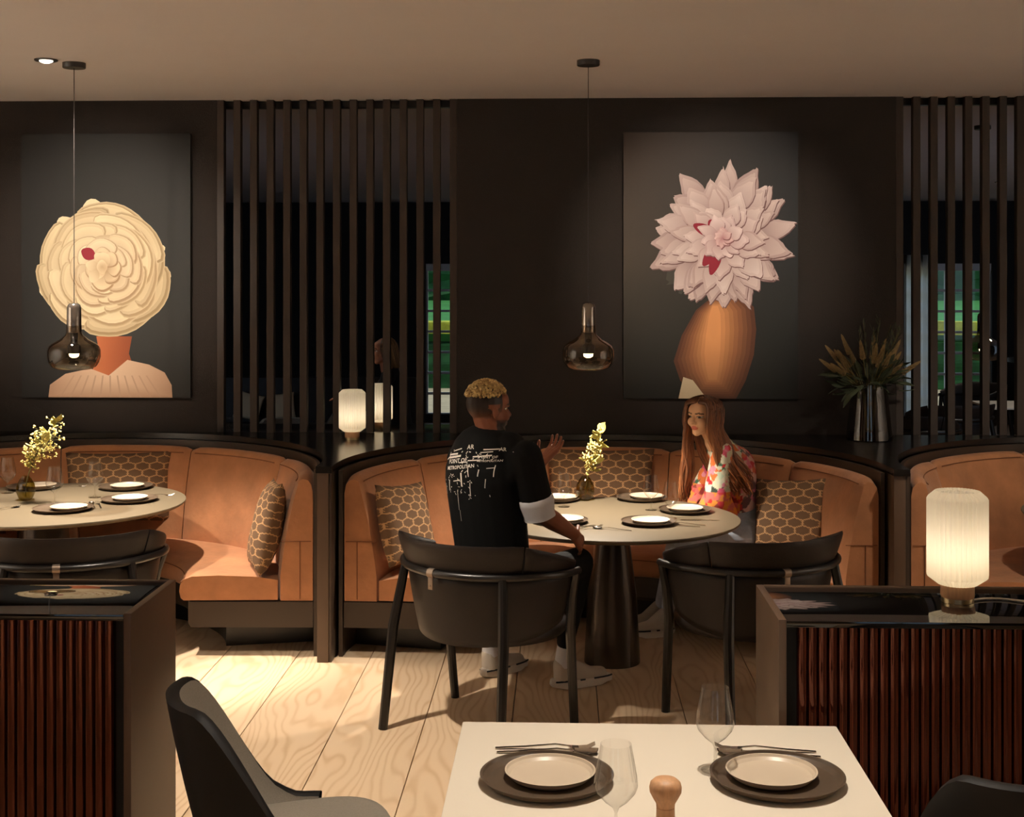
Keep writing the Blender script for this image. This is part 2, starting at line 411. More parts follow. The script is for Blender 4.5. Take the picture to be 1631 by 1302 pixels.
# ---- slat screens in the openings
slat_m = MB().box(-.0225, .0225, -.0, .06, 0, CEIL - CT, .002).mesh('slat', 0)
for (a, b), lab in (((OL0, OL1), 'tall dark slatted screen behind the counter lamp'), ((OR0, OR1), 'tall dark slatted screen beside the vase of dried flowers')):
    t = thing('slatted_screen', lab, 'screen', (a, WY, CT))
    for i in range(15):
        x = .024 + i * (b - a - .048) / 14
        link('slat', slat_m, 'slat_wood', t, loc=(x, .0, 0))
    MB().box(0, b - a, .07, .12, CEIL - CT - .045, CEIL - CT).build('top_rail', 'black_metal', t, 0)

# ================================================================ BOOTHS
BC, BY, BR, BSP = .246, 6.97, 1.44, 2.962
centres = (BC - BSP, BC, BC + BSP)
# black stone counter: everything between the wall and the three arcs
x_lo, x_hi = BC - 1.5 * BSP - .2, BC + 1.5 * BSP - .05
edge = [(max(x_lo, XL + .01), 6.90)]
for c in centres:
    for i in range(0, 49):
        th = PI - PI * i / 48; edge.append((c + BR * math.cos(th), BY + BR * math.sin(th)))
edge.append((x_hi, BY))
pts = edge
def counter_mesh():
    mb = MB(); n = len(pts)
    # nose points pushed a little forward to cover each divider post
    P2 = []
    for i, (x, y) in enumerate(pts):
        P2.append((x, y))
        if i < n - 1 and abs(pts[i + 1][1] - BY) < .01 and abs(y - BY) < .01 and pts[i + 1][0] - x < .3 and i > 0:
            P2 += [(x, 6.875), (pts[i + 1][0], 6.875)]
    n = len(P2); vs = []
    for x, y in P2: vs += [(x, y, CT - .035), (x, y, CT), (x, WY - .001, CT), (x, WY - .001, CT - .035)]
    fs = []
    for i in range(n - 1):
        for q in range(4): fs.append((i * 4 + q, i * 4 + (q + 1) % 4, i * 4 + 4 + (q + 1) % 4, i * 4 + 4 + q))
    fs += [(0, 1, 2, 3), (n * 4 - 1, n * 4 - 2, n * 4 - 3, n * 4 - 4)]
    return mb.add(vs, fs)
tag(counter_mesh().build('counter_top', 'counter_stone', smooth=30), 'continuous black stone counter scalloped around the round booths', 'counter')
# divider posts
for x, lab in ((BC - BSP / 2, 'upright bronze divider post beside the open pale floor'), (BC + BSP / 2, 'upright bronze divider post below the vase of dried flowers')):
    t = thing('divider_post', lab, 'divider', (x, 6.89, 0), group='booth divider posts')
    MB().box(-.0375, .022, 0, .16, 0, CT - .037, .003).build('front_panel', 'bronze', t)
    MB().box(.0225, .0375, .006, .16, 0, CT - .037, .002).build('edge_strip', 'dark_bronze', t)
    MB().prism([(-.026, .162), (.026, .162), (.05, .5), (-.05, .5)], 0, CT - .037).build('core', 'dark_bronze', t)
blab = ('beside the empty laid table', 'where two people sit', 'behind the pleated lamp on the partition')
def arc(a, b, n): return [a + (b - a) * i / n for i in range(n + 1)]
for c, bl in zip(centres, blab):
    ths = arc(math.radians(1.5), math.radians(178.5), 60)
    w = MB().arcsweep(lambda k: [(1.405, 0), (1.425, 0), (1.425, CT - .037), (1.405, CT - .037)], ths, (c, BY)).build('booth_wall', 'dark_bronze')
    tag(w, 'curved bronze booth wall around the banquette ' + bl, 'booth wall', 'curved booth walls')
    t = thing('banquette', 'curved caramel suede banquette ' + bl, 'banquette', (c, BY, 0), group='curved banquettes')
    e0 = math.radians(.0)
    y0 = .06                                            # the ends stop just behind the post face
    sect = [0, 36, 72, 108, 144, 180]
    for si in range(5):
        a0, a1 = math.radians(sect[si] + (2.2 if si == 0 else .12)), math.radians(sect[si + 1] - (2.2 if si == 4 else .12)); nn = 16
        def prof(k, nn=nn, si=si):
            u = k / nn; e = 1 - abs(2 * u - 1) ** 6; b = .022 * e; f = .010 * e
            ins = 0 if (k not in (0, nn)) else .012
            P = [(1.398, .29), (1.398, .86), (1.39, .915 + f - ins), (1.372, .938 + f - ins), (1.345, .944 + f - ins), (1.322 - f, .932 + f * .5 - ins), (1.308 - b * .4 + ins, .905), (1.285 - b + ins, .82), (1.262 - b + ins, .72), (1.24 - b + ins, .60), (1.225 - b + ins, .50), (1.215 - b * .5 + ins, .42), (1.215 + ins, .29)]
            return P
        MB().arcsweep(prof, arc(a0, a1, nn), (0, 0)).build('back_cushion', 'suede', t, 50)
        MB().tube([((1.303) * math.cos(q), (1.303) * math.sin(q), .918) for q in arc(a0 + .03, a1 - .03, 14)], .0032, 5).build('piping', 'suede_seam', t)
    for s_ in (0, 1):                                   # seams on the two flat ends
        a = math.radians(2.0) if s_ == 0 else math.radians(178.0)
        MB().tube([(r * math.cos(a), r * math.sin(a), .605) for r in (1.225, 1.3, 1.39)], .0022, 4).build('end_seam', 'suede_seam', t)
        MB().tube([(1.33 * math.cos(a), 1.33 * math.sin(a), z) for z in (.30, .45, .605)], .0022, 4).build('end_seam', 'suede_seam', t)
    lo = 2.0
    ths = arc(math.radians(lo), math.radians(178), 56)
    MB().arcsweep(lambda k: [(1.213, .295), (1.213, .400), (1.10, .417), (.90, .424), (.76, .418), (.715, .402), (.697, .375), (.692, .34), (.70, .305), (.715, .292)], ths, (0, 0)).build('seat_cushion', 'suede', t, 50)
    MB().tube([(.700 * math.cos(q), .700 * math.sin(q), .388) for q in arc(math.radians(lo + .3), math.radians(177.7), 50)], .003, 5).build('piping', 'suede_seam', t)
    MB().arcsweep(lambda k: [(1.40, .15), (1.40, .285), (.74, .285), (.74, .17), (.755, .15)], ths, (0, 0)).build('plinth_panel', 'dark_bronze', t, 30)
    MB().arcsweep(lambda k: [(1.40, .0), (1.40, .15), (.92, .15), (.92, 0)], arc(math.radians(lo + 12), math.radians(168), 40), (0, 0)).build('recessed_base', 'black_metal', t, 30)

# ---- cushions
def cushion_mesh(w, h, t):
    mb = MB(); nu, nv = 17, 17
    def side(sg):
        def f(u, v):
            a, b = u * 2 - 1, v * 2 - 1
            pin = 1 - .07 * (1 - abs(b) ** 2) * abs(a) ** 3; pin2 = 1 - .07 * (1 - abs(a) ** 2) * abs(b) ** 3
            th = t / 2 * ((1 - a * a) * (1 - b * b)) ** .42 * (1 + .08 * math.sin(5 * a + 3 * b))
            return (a * w / 2 * pin, sg * th, b * h / 2 * pin2)
        return f
    mb.grid(side(1), nu, nv); mb.grid(side(-1), nu, nv)
    me = bpy.data.meshes.new('throw_cushion'); me.from_pydata(mb.v, [], mb.f)
    uvl = me.uv_layers.new(name='UVMap')
    for lp in me.loops:
        p = me.vertices[lp.vertex_index].co; uvl.data[lp.index].uv = (p.x + .5, p.z + .5)
    m = bmesh.new(); m.from_mesh(me); bmesh.ops.remove_doubles(m, verts=m.verts, dist=.0008); bmesh.ops.recalc_face_normals(m, faces=m.faces[:])
    for f in m.faces: f.smooth = True
    m.to_mesh(me); m.free(); return me
CU = [  # pixel centre, camera depth, width, height, heading (deg), lean back, roll, label
    (191, 776, 8.24, .66, .44, 12, 14, 0, 'wide patterned brown cushion behind the empty laid table'),
    (425, 838, 7.26, .46, .50, -72, 14, -4, 'patterned brown cushion on the banquette end beside the divider post'),
    (-62, 800, 7.83, .5, .44, 50, 14, 0, 'patterned brown cushion beside the vase end of the laid table'),
    (646, 834, 7.22, .44, .44, 62, 16, 5, 'patterned brown cushion behind the armchair of the man in black'),
    (956, 772, 8.11, .66, .44, -2, 14, 0, 'wide patterned brown cushion behind the yellow sprays and wine glasses'),
    (1258, 822, 7.42, .42, .42, -26, 16, -4, 'patterned brown cushion beside the woman in the floral top'),
]
cmesh = {}
for px, py, d, w, h, hd, lean, roll, lab in CU:
    if (w, h) not in cmesh: cmesh[(w, h)] = cushion_mesh(w, h, .13 if w > .48 else .16)
    o = link('throw_cushion', cmesh[(w, h)], 'cushion_weave', None, loc=D(px, py, d)); o.rotation_euler = (math.radians(-lean), math.radians(roll), math.radians(hd))
    tag(o, lab, 'cushion', 'patterned throw cushions')

# ================================================================ PAINTINGS (generic blossom still lifes)
def painting(x0, x1, z0, z1, name_label, fn):
    t = thing('painting', name_label, 'painting', ((x0 + x1) / 2, WY - .001, (z0 + z1) / 2), group='flower paintings')
    w, h = x1 - x0, z1 - z0
    MB().box(-w / 2, w / 2, -.037, 0, -h / 2, h / 2, .003).build('canvas', 'canvas_edge', t)
    mb = MB(); cols = []; lay = [0]
    def poly(pts, col_fn):                              # fan polygon in painting coordinates (-w/2..w/2, -h/2..h/2)
        lay[0] += 1; y = -.0382 - lay[0] * 8e-6
        cx = sum(p[0] for p in pts) / len(pts); cz = sum(p[1] for p in pts) / len(pts)
        cl = lambda p: (max(-w / 2 + .001, min(w / 2 - .001, p[0])), max(-h / 2 + .001, min(h / 2 - .001, p[1])))
        q = [cl(p) for p in pts]; c0 = cl((cx, cz)); n = len(q)
        mb.add([(c0[0], y, c0[1])] + [(a, y, b) for a, b in q], [(0, i + 1, (i + 1) % n + 1) for i in range(n)])
        cols.append(lin(col_fn(cx, cz, True))); cols.extend(lin(col_fn(p[0], p[1], False)) for p in pts)
    nx, nz = 24, 36
    def bg(col):
        vs = [(-w / 2 + w * i / nx, -.0381, -h / 2 + h * j / nz) for i in range(nx + 1) for j in range(nz + 1)]
        mb.add(vs, [(i * (nz + 1) + j, (i + 1) * (nz + 1) + j, (i + 1) * (nz + 1) + j + 1, i * (nz + 1) + j + 1) for i in range(nx) for j in range(nz)])
        cols.extend(lin(col(v[0] / w + .5, v[2] / h + .5)) for v in vs)
    fn(poly, bg, w, h)
    me = bpy.data.meshes.new('painted_image'); me.from_pydata(mb.v, [], mb.f); setcol(me, cols)
    link('painted_image', me, 'painting', t)
def mix(a, b, t): t = max(0, min(1, t)); return tuple(a[i] + (b[i] - a[i]) * t for i in range(3))
def petal(cx, cz, ang, L, Wd, rnd, tip=.0, jag=0):
    pts = []
    for i in range(22):
        u = i / 21 * 2 * PI; a = math.cos(u); b = math.sin(u)
        r = L * (.5 + .5 * a); wid = Wd * .5 * math.copysign(abs(b) ** (1 if tip else .7), b) * (math.sin(PI * min(1, (.5 + .5 * a) * .70 + .14)) ** .8)
        if tip and a > .85: r += tip * (a - .85) / .15 * L
        if jag: r *= 1 + rnd.uniform(-jag, jag) * (a > .2)
        pts.append((cx + r * math.cos(ang) - wid * math.sin(ang), cz + r * math.sin(ang) + wid * math.cos(ang)))
    return pts
def shade_petal(poly, base, pts, lo, hi, light=(-.3, .9)):
    tipd = max((p[0] - base[0]) ** 2 + (p[1] - base[1]) ** 2 for p in pts) ** .5 + 1e-6
    def f(x, z, c):
        dd = ((x - base[0]) ** 2 + (z - base[1]) ** 2) ** .5 / tipd
        return mix(lo, hi, dd ** .9 * (1.0 if not c else 1.12))
    poly(pts, f)
def art_cream(poly, bg, w, h):
    rnd = random.Random(3)
    bg(lambda u, v: mix((58, 58, 55), (27, 26, 25), min(1, math.hypot(u - .62, (v - .42) * 1.1) * 1.5)))
    # blush ceramic vase with a terracotta neck
    f = lambda x, z, c: mix((206, 120, 76), (140, 70, 40), (x + .12) / .3)
    poly([(-.06, -.45), (.17, -.45), (.15, -.56), (.20, -.70), (-.10, -.70), (-.04, -.56)], f)
    vs = [(-.37, -.841), (-.36, -.76), (-.26, -.69), (-.10, -.655), (.02, -.70), (.14, -.60), (.28, -.63), (.38, -.68), (.425, -.76), (.43, -.841)]
    poly(vs, lambda x, z, c: mix((226, 194, 164), (176, 138, 112), abs(x - .02) / .5))
    for i in range(11):
        x = -.3 + .065 * i
        poly([(x, -.841), (x + .012, -.841), (x * .72 + .016, -.70), (x * .72 + .006, -.70)], lambda a, b, c: (190, 156, 130))
    C = (-.015, -.015)
    for a, l, wd in ((-.12, .42, .20), (.32, .40, .12), (1.75, .43, .22), (2.3, .41, .18), (1.1, .39, .2), (3.5, .42, .2), (-.9, .40, .24), (4.1, .41, .24)):
        p = petal(C[0] + .12 * math.cos(a), C[1] + .12 * math.sin(a), a, l - .10, wd, rnd); shade_petal(poly, C, p, (140, 112, 78), (240, 222, 184))
    for r0, L, n, wd, lo, hi in ((.20, .22, 9, .40, (150, 122, 86), (236, 218, 178)), (.15, .21, 9, .36, (166, 134, 96), (242, 226, 188)), (.12, .18, 9, .30, (170, 138, 98), (244, 228, 190)),
                                  (.09, .15, 8, .25, (164, 128, 92), (240, 222, 184)), (.05, .13, 8, .19, (170, 134, 96), (246, 230, 196)), (.02, .11, 9, .12, (160, 120, 84), (240, 220, 182))):
        off = rnd.random() * 6
        for i in range(n):
            a = off + 2 * PI * i / n + rnd.uniform(-.2, .2)
            bx, bz = C[0] + r0 * math.cos(a) * 1.02, C[1] + r0 * math.sin(a) * .98
            p = petal(bx, bz, a + rnd.uniform(-.35, .35), L * rnd.uniform(.75, 1.1), wd * rnd.uniform(.8, 1.2), rnd)
            k = rnd.uniform(0, .42)
            for gi in range(3):
                sc_ = 1.10 - .03 * gi; poly([(bx + (x - bx) * sc_ + .004, bz + (z - bz) * sc_ - .006) for x, z in p], lambda x, z, c, gi=gi: mix(hi, lo, .35 + .22 * gi))
            shade_petal(poly, (bx, bz), p, mix(lo, hi, .15), mix(hi, lo, k)); shade_petal(poly, (bx, bz), [(bx + (x - bx) * .9, bz + (z - bz) * .9) for x, z in p], mix(lo, hi, .25), mix(hi, lo, k * .55))
    poly(petal(-.155, .10, -.5, .10, .08, rnd), lambda x, z, c: (150, 40, 54))
    for i in range(9):
        a = rnd.uniform(0, 6.28); p = petal(C[0] + rnd.uniform(-.05, .05), C[1] + rnd.uniform(-.05, .05), a, .09, .07, rnd); shade_petal(poly, C, p, (190, 154, 112), (240, 222, 186))
def art_pink(poly, bg, w, h):
    rnd = random.Random(11)
    bg(lambda u, v: mix(mix(mix((66, 56, 44), (26, 27, 29), u), (18, 18, 13), max(0, (.55 - v) * 1.8)), mix((58, 46, 38), (34, 34, 37), u), (v - .45) * 2))
    # tan earthenware jar with a cream cloth at its foot
    jar = [(.02, -.19), (.19, -.19), (.27, -.26), (.285, -.40), (.27, -.56), (.22, -.72), (.16, -.835), (-.10, -.835), (-.19, -.72), (-.23, -.60), (-.18, -.44), (-.09, -.28)]
    for q in range(9):
        k = 1 - .10 * q; poly([(.07 + (x - .07) * k - .012 * q * .5, -.42 + (z + .42) * (1 - .035 * q)) for x, z in jar], lambda x, z, c, q=q: mix(mix((84, 46, 26), (214, 146, 90), q / 8), (60, 36, 24), max(0, -.45 - z) * 1.2))
    poly([(-.20, -.835), (-.17, -.70), (-.11, -.72), (-.05, -.80), (-.02, -.835)], lambda x, z, c: (190, 172, 142))
    for a, l, wd in ((3.5, .36, .2), (3.9, .38, .2), (3.1, .34, .16), (4.2, .36, .16), (2.7, .34, .12)):
        shade_petal(poly, (.06, .12), petal(.0, .14, a, l, wd, rnd, jag=.08), (28, 30, 28), (66, 62, 54))
    C = (.075, .17)
    for r0, L, n, wd, lo, hi in ((.20, .24, 22, .12, (130, 100, 96), (214, 192, 186)), (.16, .23, 20, .12, (140, 108, 104), (222, 202, 196)), (.11, .21, 17, .12, (150, 116, 110), (226, 208, 202)),
                                  (.07, .17, 14, .11, (150, 112, 108), (230, 212, 206)), (.03, .12, 11, .09, (160, 118, 116), (232, 212, 208)), (.0, .06, 9, .05, (170, 110, 110), (228, 200, 196))):
        off = rnd.random() * 6
        for i in range(n):
            a = off + 2 * PI * i / n + rnd.uniform(-.16, .16); bx, bz = C[0] + r0 * math.cos(a) * .98, C[1] + r0 * math.sin(a)
            p = petal(bx, bz, a + rnd.uniform(-.25, .25), L * rnd.uniform(.8, 1.15), wd * rnd.uniform(.8, 1.3), rnd, tip=.06, jag=.05)
            poly([(x + .004, z - .007) for x, z in p], lambda x, z, c: mix(lo, (90, 60, 60), .5)); k = rnd.uniform(0, .45)
            shade_petal(poly, (bx, bz), p, mix(lo, hi, .1), mix(hi, lo, k)); shade_petal(poly, (bx, bz), [(bx + (x - bx) * .88, bz + (z - bz) * .88) for x, z in p], mix(lo, hi, .15), mix(hi, lo, k * .5))
        if r0 in (.16, .07):
            for a, l in ((2.7, .16), (4.1, .17), (4.4, .2), (2.2, .1)): poly(petal(C[0] + r0 * .6 * math.cos(a), C[1] + r0 * .6 * math.sin(a), a, l, .07, rnd), lambda x, z, c: (140, 24, 44))
painting(-3.455, -2.366, 1.241, 2.923, 'tall dark canvas with a rounded cream blossom', art_cream)
painting(.382, 1.471, 1.246, 2.918, 'tall dark canvas with a spiky pale pink blossom', art_pink)

# ================================================================ PENDANTS
def pendant(x, y, ztop, lab, ceil=CEIL, watts=60):
    t = thing('pendant_lamp', lab, 'pendant lamp', (x, y, 0), group='smoked glass pendants')
    MB().lathe([(.001, ceil - .028), (.058, ceil - .028), (.06, ceil - .024), (.06, ceil), (.001, ceil)], 28).build('ceiling_canopy', 'canopy', t)
    zc = ztop                                          # top of the neck
    MB().tube([(0, 0, zc - .002), (0, 0, ceil - .02)], .0022, 6).build('cable', 'cable', t)
    MB().lathe([(.001, zc), (.022, zc - .002), (.032, zc - .010), (.037, zc - .026), (.038, zc - .155), (.001, zc - .155)], 28).build('neck', 'pendant_chrome', t)
    MB().lathe([(.0385, zc - .12), (.039, zc - .156), (.047, zc - .172), (.075, zc - .194), (.108, zc - .212), (.127, zc - .228), (.135, zc - .25), (.136, zc - .285), (.13, zc - .315), (.114, zc - .338), (.09, zc - .350), (.078, zc - .353)], 40, close=False).build('glass_shade', 'smoke_glass', t, 80)
    MB().lathe([(.001, zc - .158), (.02, zc - .158), (.02, zc - .215), (.033, zc - .225), (.036, zc - .262), (.034, zc - .268), (.001, zc - .268)], 24).build('lamp_holder', 'black_metal', t)
    MB().lathe([(.001, zc - .269), (.026, zc - .269), (.024, zc - .282), (.012, zc - .29), (.001, zc - .291)], 20).build('bulb', 'bulb', t)
    if watts: spot('pendant_beam', (x, y, zc - .30), (x, y, 0), watts, 130, .7, .02)
mat('pendant_chrome', (150, 142, 134), .16, metal=.9)
def pz(px, py, d): return D(px, py, d).z
pd = G(118, 104, CEIL - .012); pendant(pd.x, pd.y, pz(118, 483, 7.1), 'smoked glass pendant hanging before the cream flower painting', watts=85)
pd = G(937, 100, CEIL - .012); pendant(pd.x, pd.y, pz(937, 482, 7.05), 'smoked glass pendant hanging over the couple\'s table', watts=150)

# ================================================================ TABLES
def round_table(x, y, r, rt, rb, lab):
    t = thing('round_table', lab, 'table', (x, y, 0), group='round booth tables')
    MB().lathe([(.001, .728), (r - .02, .728), (r - .004, .738), (r, .745), (r - .002, .75), (.001, .75)], 96).build('table_top', 'table_taupe', t)
    MB().lathe([(.001, .0), (rb, 0), (rb, .012), (rb * .97, .10), (rb * .72 + rt * .28, .35), (rb * .2 + rt * .8, .62), (rt, .728), (.001, .728)], 56).build('column', 'table_dark', t, 50)
    return t
TR = (.258, 6.975); TL = (-2.852, 7.32)
round_table(TR[0], TR[1], .662, .08, .145, 'round taupe table where the couple sits, on a flared column')
round_table(TL[0], TL[1], .745, .15, .20, 'large round taupe table laid for guests with nobody seated')
round_table(3.19, 7.10, .75, .1, .16, 'round table in the booth behind the pleated partition lamp')
t = thing('square_table', 'white topped square table laid with two place settings and a pepper mill', 'table', (.237, 3.18, 0))
MB().box(-.514, .514, -.52, .52, .728, .75, .006).build('table_top', 'white_top', t)
MB().box(-.05, .05, -.05, .05, .03, .728, .004).build('column', 'table_dark', t)
MB().box(-.28, .28, -.28, .28, .0, .03, .006).build('base', 'table_dark', t)

# ---- crockery
def dish(R, h, rim):                                   # flat plate with an upright rim
    return [(.001, .0), (R * .78, .0), (R * .86, .004), (R - .003, h - .002), (R, h), (R - rim, h), (R - rim - .004, h * .55), (R - rim - .009, .0065), (.001, .0065)]
ch_big = MB().lathe(dish(.163, .022, .006), 56).mesh('charger', 28); ch_mid = MB().lathe(dish(.143, .018, .005), 44).mesh('charger', 50); ch_l = MB().lathe(dish(.158, .018, .005), 44).mesh('charger', 50)
sp_big = MB().lathe(dish(.111, .020, .004), 52).mesh('side_plate', 28); sp_mid = MB().lathe(dish(.098, .016, .004), 40).mesh('side_plate', 50)
TZ = .7505
def setting(px, py, chm, spm, lab, grp, dx=0.0, dy=0.0):
    p = G(px, py, TZ)
    tag(link('charger', chm, 'charger', None, loc=(p.x, p.y, TZ)), 'dark charger plate ' + lab, 'charger', 'dark chargers ' + grp)
    tag(link('side_plate', spm, 'plate_cream', None, loc=(p.x + dx, p.y + dy, TZ + .0070)), 'small cream plate ' + lab, 'plate', 'cream plates ' + grp)
    return p
setting(871, 1246, ch_big, sp_big, 'beside the wine glass close to the pepper mill', 'on the white table', .008, .012)
setting(1238, 1246, ch_big, sp_big, 'under the wine glass standing away from the pepper mill', 'on the white table', -.012, .012)
for px, py, lab, dx, dy in ((884, 797, 'behind the forearm of the man, next to the bud vase', .03, .01), (1022, 796, 'backing onto the wide cushion, near the bud vase', .03, .02), (1091, 815, 'set right in front of the seated woman', .0, .01),
                    (1033, 834, 'at the open table edge between the armchairs', .01, .0), (893, 832, 'partly hidden by the cuff of the man', .02, .01)):
    setting(px, py, ch_mid, sp_mid, lab, 'on the couple\'s table', dx, dy)
for px, py, lab, dx, dy in ((54, 778, 'behind the bud vase of the empty table', .03, .01), (100, 813, 'between the bud vase and the bare table edge', .03, .01), (200, 778, 'in front of the wide cushion at the empty table', .01, .0), (206, 798, 'closest to the banquette end at the empty table', .0, .01)):
    setting(px, py, ch_l, sp_mid, lab, 'on the empty laid table', dx, dy)
wg = MB().lathe([(.001, .0015), (.034, .0008), (.0355, .002), (.02, .004), (.006, .009), (.0036, .02), (.0034, .058), (.0075, .068), (.026, .082), (.043, .102), (.048, .117), (.046, .137), (.0395, .175), (.0335, .208)], 36, close=False).mesh('wine_glass', 60)
def glass(px, py, lab, grp, sc=1, d=None):
    p = G(px, py, TZ) if d is None else D(px, py, d)
    o = link('wine_glass', wg, 'clear_glass', None, loc=(p.x, p.y, TZ)); o.scale = (sc,) * 3
    tag(o, lab, 'wine glass', grp)
g1 = 'wine glasses on the white table'; g2 = 'wine glasses on the couple\'s table'; g3 = 'wine glasses on the empty laid table'
p = D(981, 1195, 2.92); o = link('wine_glass', wg, 'clear_glass', None, loc=(p.x, p.y, TZ)); tag(o, 'empty wine glass standing close to the wooden pepper mill', 'wine glass', g1)
p = D(1139, 1097, 3.33); o = link('wine_glass', wg, 'clear_glass', None, loc=(p.x, p.y, TZ)); tag(o, 'empty wine glass at the far rim of the white table', 'wine glass', g1)
for px, py, lab in ((898, 808, 'wine glass close to the cuff of the man'), (1037, 813, 'wine glass between the bud vase and the plate of the woman'), (1068, 826, 'wine glass beside the plate at the open table edge')): glass(px, py, lab, g2, .92)
for px, py, lab in ((87, 804, 'wine glass beside the bud vase of the empty table'), (151, 793, 'wine glass in the middle of the empty laid table'), (12, 786, 'wine glass behind the bud vase of the empty table')): glass(px, py, lab, g3, 1.0)
# ---- cutlery, lying along local x
def cutlery(kind, L):
    mb = MB(); h = .0035
    def strip(sec):
        vs = []; fs = []
        for x, w, z in sec: vs += [(x, -w, z), (x, w, z), (x, w, z + .0016), (x, -w, z + .0016)]
        for i in range(len(sec) - 1):
            for q in range(4): fs.append((i * 4 + q, i * 4 + (q + 1) % 4, i * 4 + 4 + (q + 1) % 4, i * 4 + 4 + q))
        fs += [(0, 1, 2, 3), tuple(len(vs) - 4 + q for q in (3, 2, 1, 0))]; mb.add(vs, fs)
    if kind == 'knife': strip([(-L / 2, .0035, .001), (-L * .05, .004, .001), (0, .007, .001), (L * .4, .008, .001), (L * .5, .002, .001)])
    else:
        strip([(-L / 2, .0042, .001), (-L * .2, .0036, .004), (L * .1, .0026, .009), (L * .22, .003, .006), (L * .27, .010, .003)])
        if kind == 'spoon':
            mb.grid(lambda u, v: (L * .385 + L * .125 * math.cos(PI * (1 - u)), (v - .5) * 2 * .017 * max(.02, math.sin(PI * u)) ** .6, .002 + .009 * ((2 * u - 1) ** 2 * .6 + (2 * v - 1) ** 2 * .4)), 11, 7)
        else:
            strip([(L * .265, .010, .003), (L * .34, .0115, .002)])
            for q in range(4):
                y = -.0095 + .00633 * q; mb.tube([(L * .335, y, .003), (L * .42, y, .004), (L * .5, y * .92, .012)], [.0017, .0016, .0009], 5)
    return mb.mesh(kind, 40)
CM = {('fork', .2): cutlery('fork', .2), ('spoon', .2): cutlery('spoon', .2), ('knife', .2): cutlery('knife', .2)}
def cut(kind, loc, ang, lab, grp, sc=1.0):
    o = link(kind, CM[(kind, .2)], 'steel', None, loc=loc); o.rotation_euler = (0, 0, math.radians(ang)); o.scale = (sc,) * 3
    tag(o, lab, kind, grp)
gc = 'cutlery on the white table'
cut('fork', (-.045, 3.485, TZ), 1.5, 'steel fork lying behind the charger near the pepper mill', gc, 1.3)
cut('spoon', (-.040, 3.452, TZ), 1.0, 'steel spoon half hidden by the charger near the pepper mill', gc, 1.3)
cut('fork', (.525, 3.490, TZ), 177, 'steel fork lying behind the charger under the lone wine glass', gc, 1.3)
cut('spoon', (.53, 3.455, TZ), 176, 'steel spoon half hidden by the charger under the lone wine glass', gc, 1.3)
gc = 'cutlery on the couple\'s table'
for kind, px, py, a, lab in (('spoon', 975, 844, 160, 'steel spoon pointing at the open edge of the couple\'s table'), ('fork', 933, 843, 35, 'steel fork close to the fingers of the man'), ('knife', 922, 840, 30, 'steel knife beside the hidden plate of the man'),
                             ('fork', 1092, 836, 165, 'steel fork between the plates close to the woman'), ('knife', 1084, 838, 160, 'steel knife between the plates close to the woman'), ('knife', 1115, 829, 178, 'steel knife at the table rim before the woman')):
    q = G(px, py, TZ); cut(kind, q, a, lab, gc)
gc = 'cutlery on the empty laid table'
for kind, px, py, a, lab in (('spoon', 148, 806, 115, 'steel spoon beside the charger at the bare edge of the empty table'), ('fork', 158, 806, 115, 'steel fork beside the charger at the bare edge of the empty table'), ('fork', 112, 776, 10, 'steel fork behind the wine glass of the empty table'), ('spoon', 6, 812, 60, 'steel spoon before the bud vase of the empty table'), ('fork', 250, 790, 5, 'steel fork close to the banquette at the empty table')):
    q = G(px, py, TZ); cut(kind, q, a, lab, gc)
# ---- pepper mill
p = D(1060, 1247, 2.83)
t = thing('pepper_mill', 'turned pale wooden pepper mill on the white table', 'pepper mill', (p.x, p.y, TZ))
MB().lathe([(.001, 0), (.028, 0), (.029, .004), (.026, .03), (.0205, .06), (.0195, .098), (.0195, .104)], 32).build('body', 'pale_wood', t)
MB().lathe([(.001, .105), (.0195, .105), (.020, .112), (.027, .124), (.0335, .136), (.0345, .146), (.032, .156), (.024, .163), (.001, .166)], 32).build('head', 'pale_wood', t, 60)

